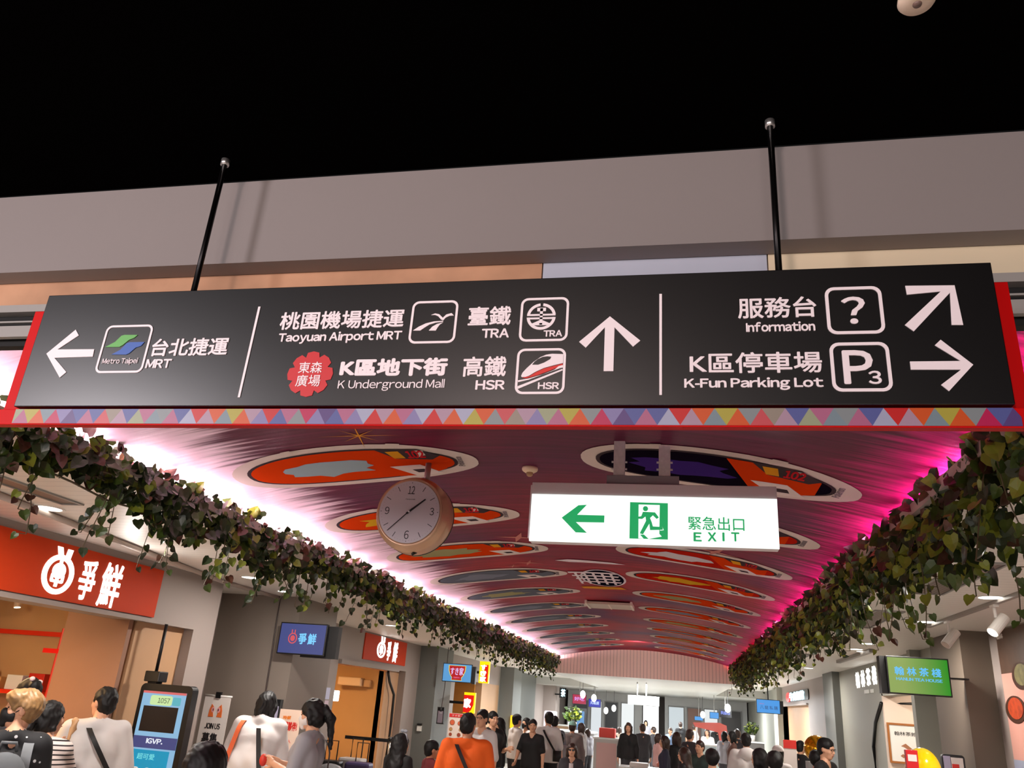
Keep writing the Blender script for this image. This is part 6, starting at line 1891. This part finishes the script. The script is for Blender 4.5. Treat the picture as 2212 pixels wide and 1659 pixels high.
# pink canopy board, plants, standing panels
t = thing('canopy_board', 'translucent coral canopy board over the glass-fronted counter', 'canopy', (.75, 23.9, 1.1))
put('board', MB().prism([(.30, 1.62), (1.0, 1.66), (1.18, 1.60), (1.22, 1.2), (1.0, 1.15), (.95, 1.42), (.35, 1.52)], FY(23.9), 0, .03), mat('canopy_coral', (236, 120, 110), .4, alpha=.85), t)
put('post', MB().tube([(.4, 23.95, 0), (.4, 23.95, 1.6)], .02).tube([(1.15, 23.95, 0), (1.15, 23.95, 1.6)], .02), GREYP, t)
t = thing('standing_screen', 'upright dark screen with a blue stripe near the left windows', 'screen', (-3.6, 31, 0))
put('case', MB().box((-3.95, 31, .3), (-3.35, 31.1, 1.75)), BLK, t)
put('display', MB().box((-3.68, 30.99, .4), (-3.42, 31.0, 1.65)), glow('stripe_blue', (90, 150, 206), .9), t)
put('foot', MB().box((-3.95, 30.9, 0), (-3.35, 31.2, .3)), GREYP, t)
t = thing('standing_board', 'mauve notice board on a stand behind the mint cap', 'notice', (-4.0, 25.9, 0))
put('board', MB().prism(rrect(-4.08, 1.15, -3.68, 1.62, .05), FY(25.9), -.02, 0), mat('board_mauve', (186, 176, 186), .5), t)
put('lettering', MB().text('取餐處', (-4.0, 1.38, -3.76, 1.46), FY(25.9), 0, .004, 0, .03), PAPER, t)
put('post', MB().tube([(-3.88, 25.93, 0), (-3.88, 25.93, 1.2)], .025), GREYP, t)


def potted(x, y, z, label, sc_, seed):
    rg = random.Random(seed)
    t = thing('potted_plant', label, 'plant', (x, y, z), 0, 'potted plants of the far concourse')
    put('pot', MB().lathe([(.09 * sc_, 0), (.12 * sc_, .2 * sc_), (.11 * sc_, .2 * sc_)], lambda u, v, w_: (x + u, y + v, z + w_), n=16), mat('pot_white', (214, 206, 200), .5), t, smooth=True)
    mb = MB()
    for i in range(90):
        a = rg.random() * 6.28; el_ = rg.uniform(.2, 1.4); r = rg.uniform(.05, .26) * sc_
        p = (x + r * math.cos(a) * math.cos(el_), y + r * math.sin(a) * math.cos(el_), z + .22 * sc_ + r * math.sin(el_) * 1.5)
        leaf(mb, rg, p, (math.cos(a), math.sin(a), rg.uniform(-.3, .8)), (rg.gauss(0, .4), -1, .6), .10 * sc_, rg.choice((0, 1, 3)))
    put('foliage', mb, LEAF, t)


potted(-3.1, 25.0, 1.15, 'dark leafy plant on the grey counter', 1.1, 3)
potted(2.4, 31.4, 1.1, 'small plant on the dark counter under the blue screens', 1.0, 5)
more = [(1270, 1574, 21, 40, 'bob', 'grey coat left of the counters', GREYC), (1305, 1578, 22, 170, 'short', 'white top behind the grey counter', WHT), (1322, 1572, 24, 20, 'short', 'black top behind the counters', BLKC),
        (1338, 1570, 26, 0, 'bob', 'cream top far behind the counters', cloth('cream', (200, 186, 170))), (1412, 1570, 24, 60, 'short', 'charcoal top right of the bright doorway', DKG), (1422, 1585, 18, -70, 'bob', 'pale pink top before the bright doorway', cloth('blush', (206, 160, 156))),
        (1448, 1572, 26, 150, 'short', 'blue top in the far middle', cloth('steel_blue', (90, 110, 140))), (1528, 1574, 24, 160, 'bob', 'pale top by the coral canopy', WHT), (1548, 1566, 28, 10, 'short', 'dark top behind the coral canopy', BLKC),
        (1565, 1580, 20, -30, 'bob', 'grey top right of the coral canopy', GREYC), (1500, 1565, 28, -60, 'short', 'white top in the far middle', WHT), (1470, 1560, 32, 0, 'short', 'black top at the far end', BLKC), (1395, 1556, 34, 180, 'bob', 'grey top at the far end', GREYC)]
for px, py, dp, fc, hr, lb, mt in more:
    person('distant person in ' + lb, px, py, dp, fc, mt, DKG, (hr, HAIRB if px % 2 else HAIRBR), sleeve=1.5 if px % 3 else .8, group='crowd in the middle of the hall')
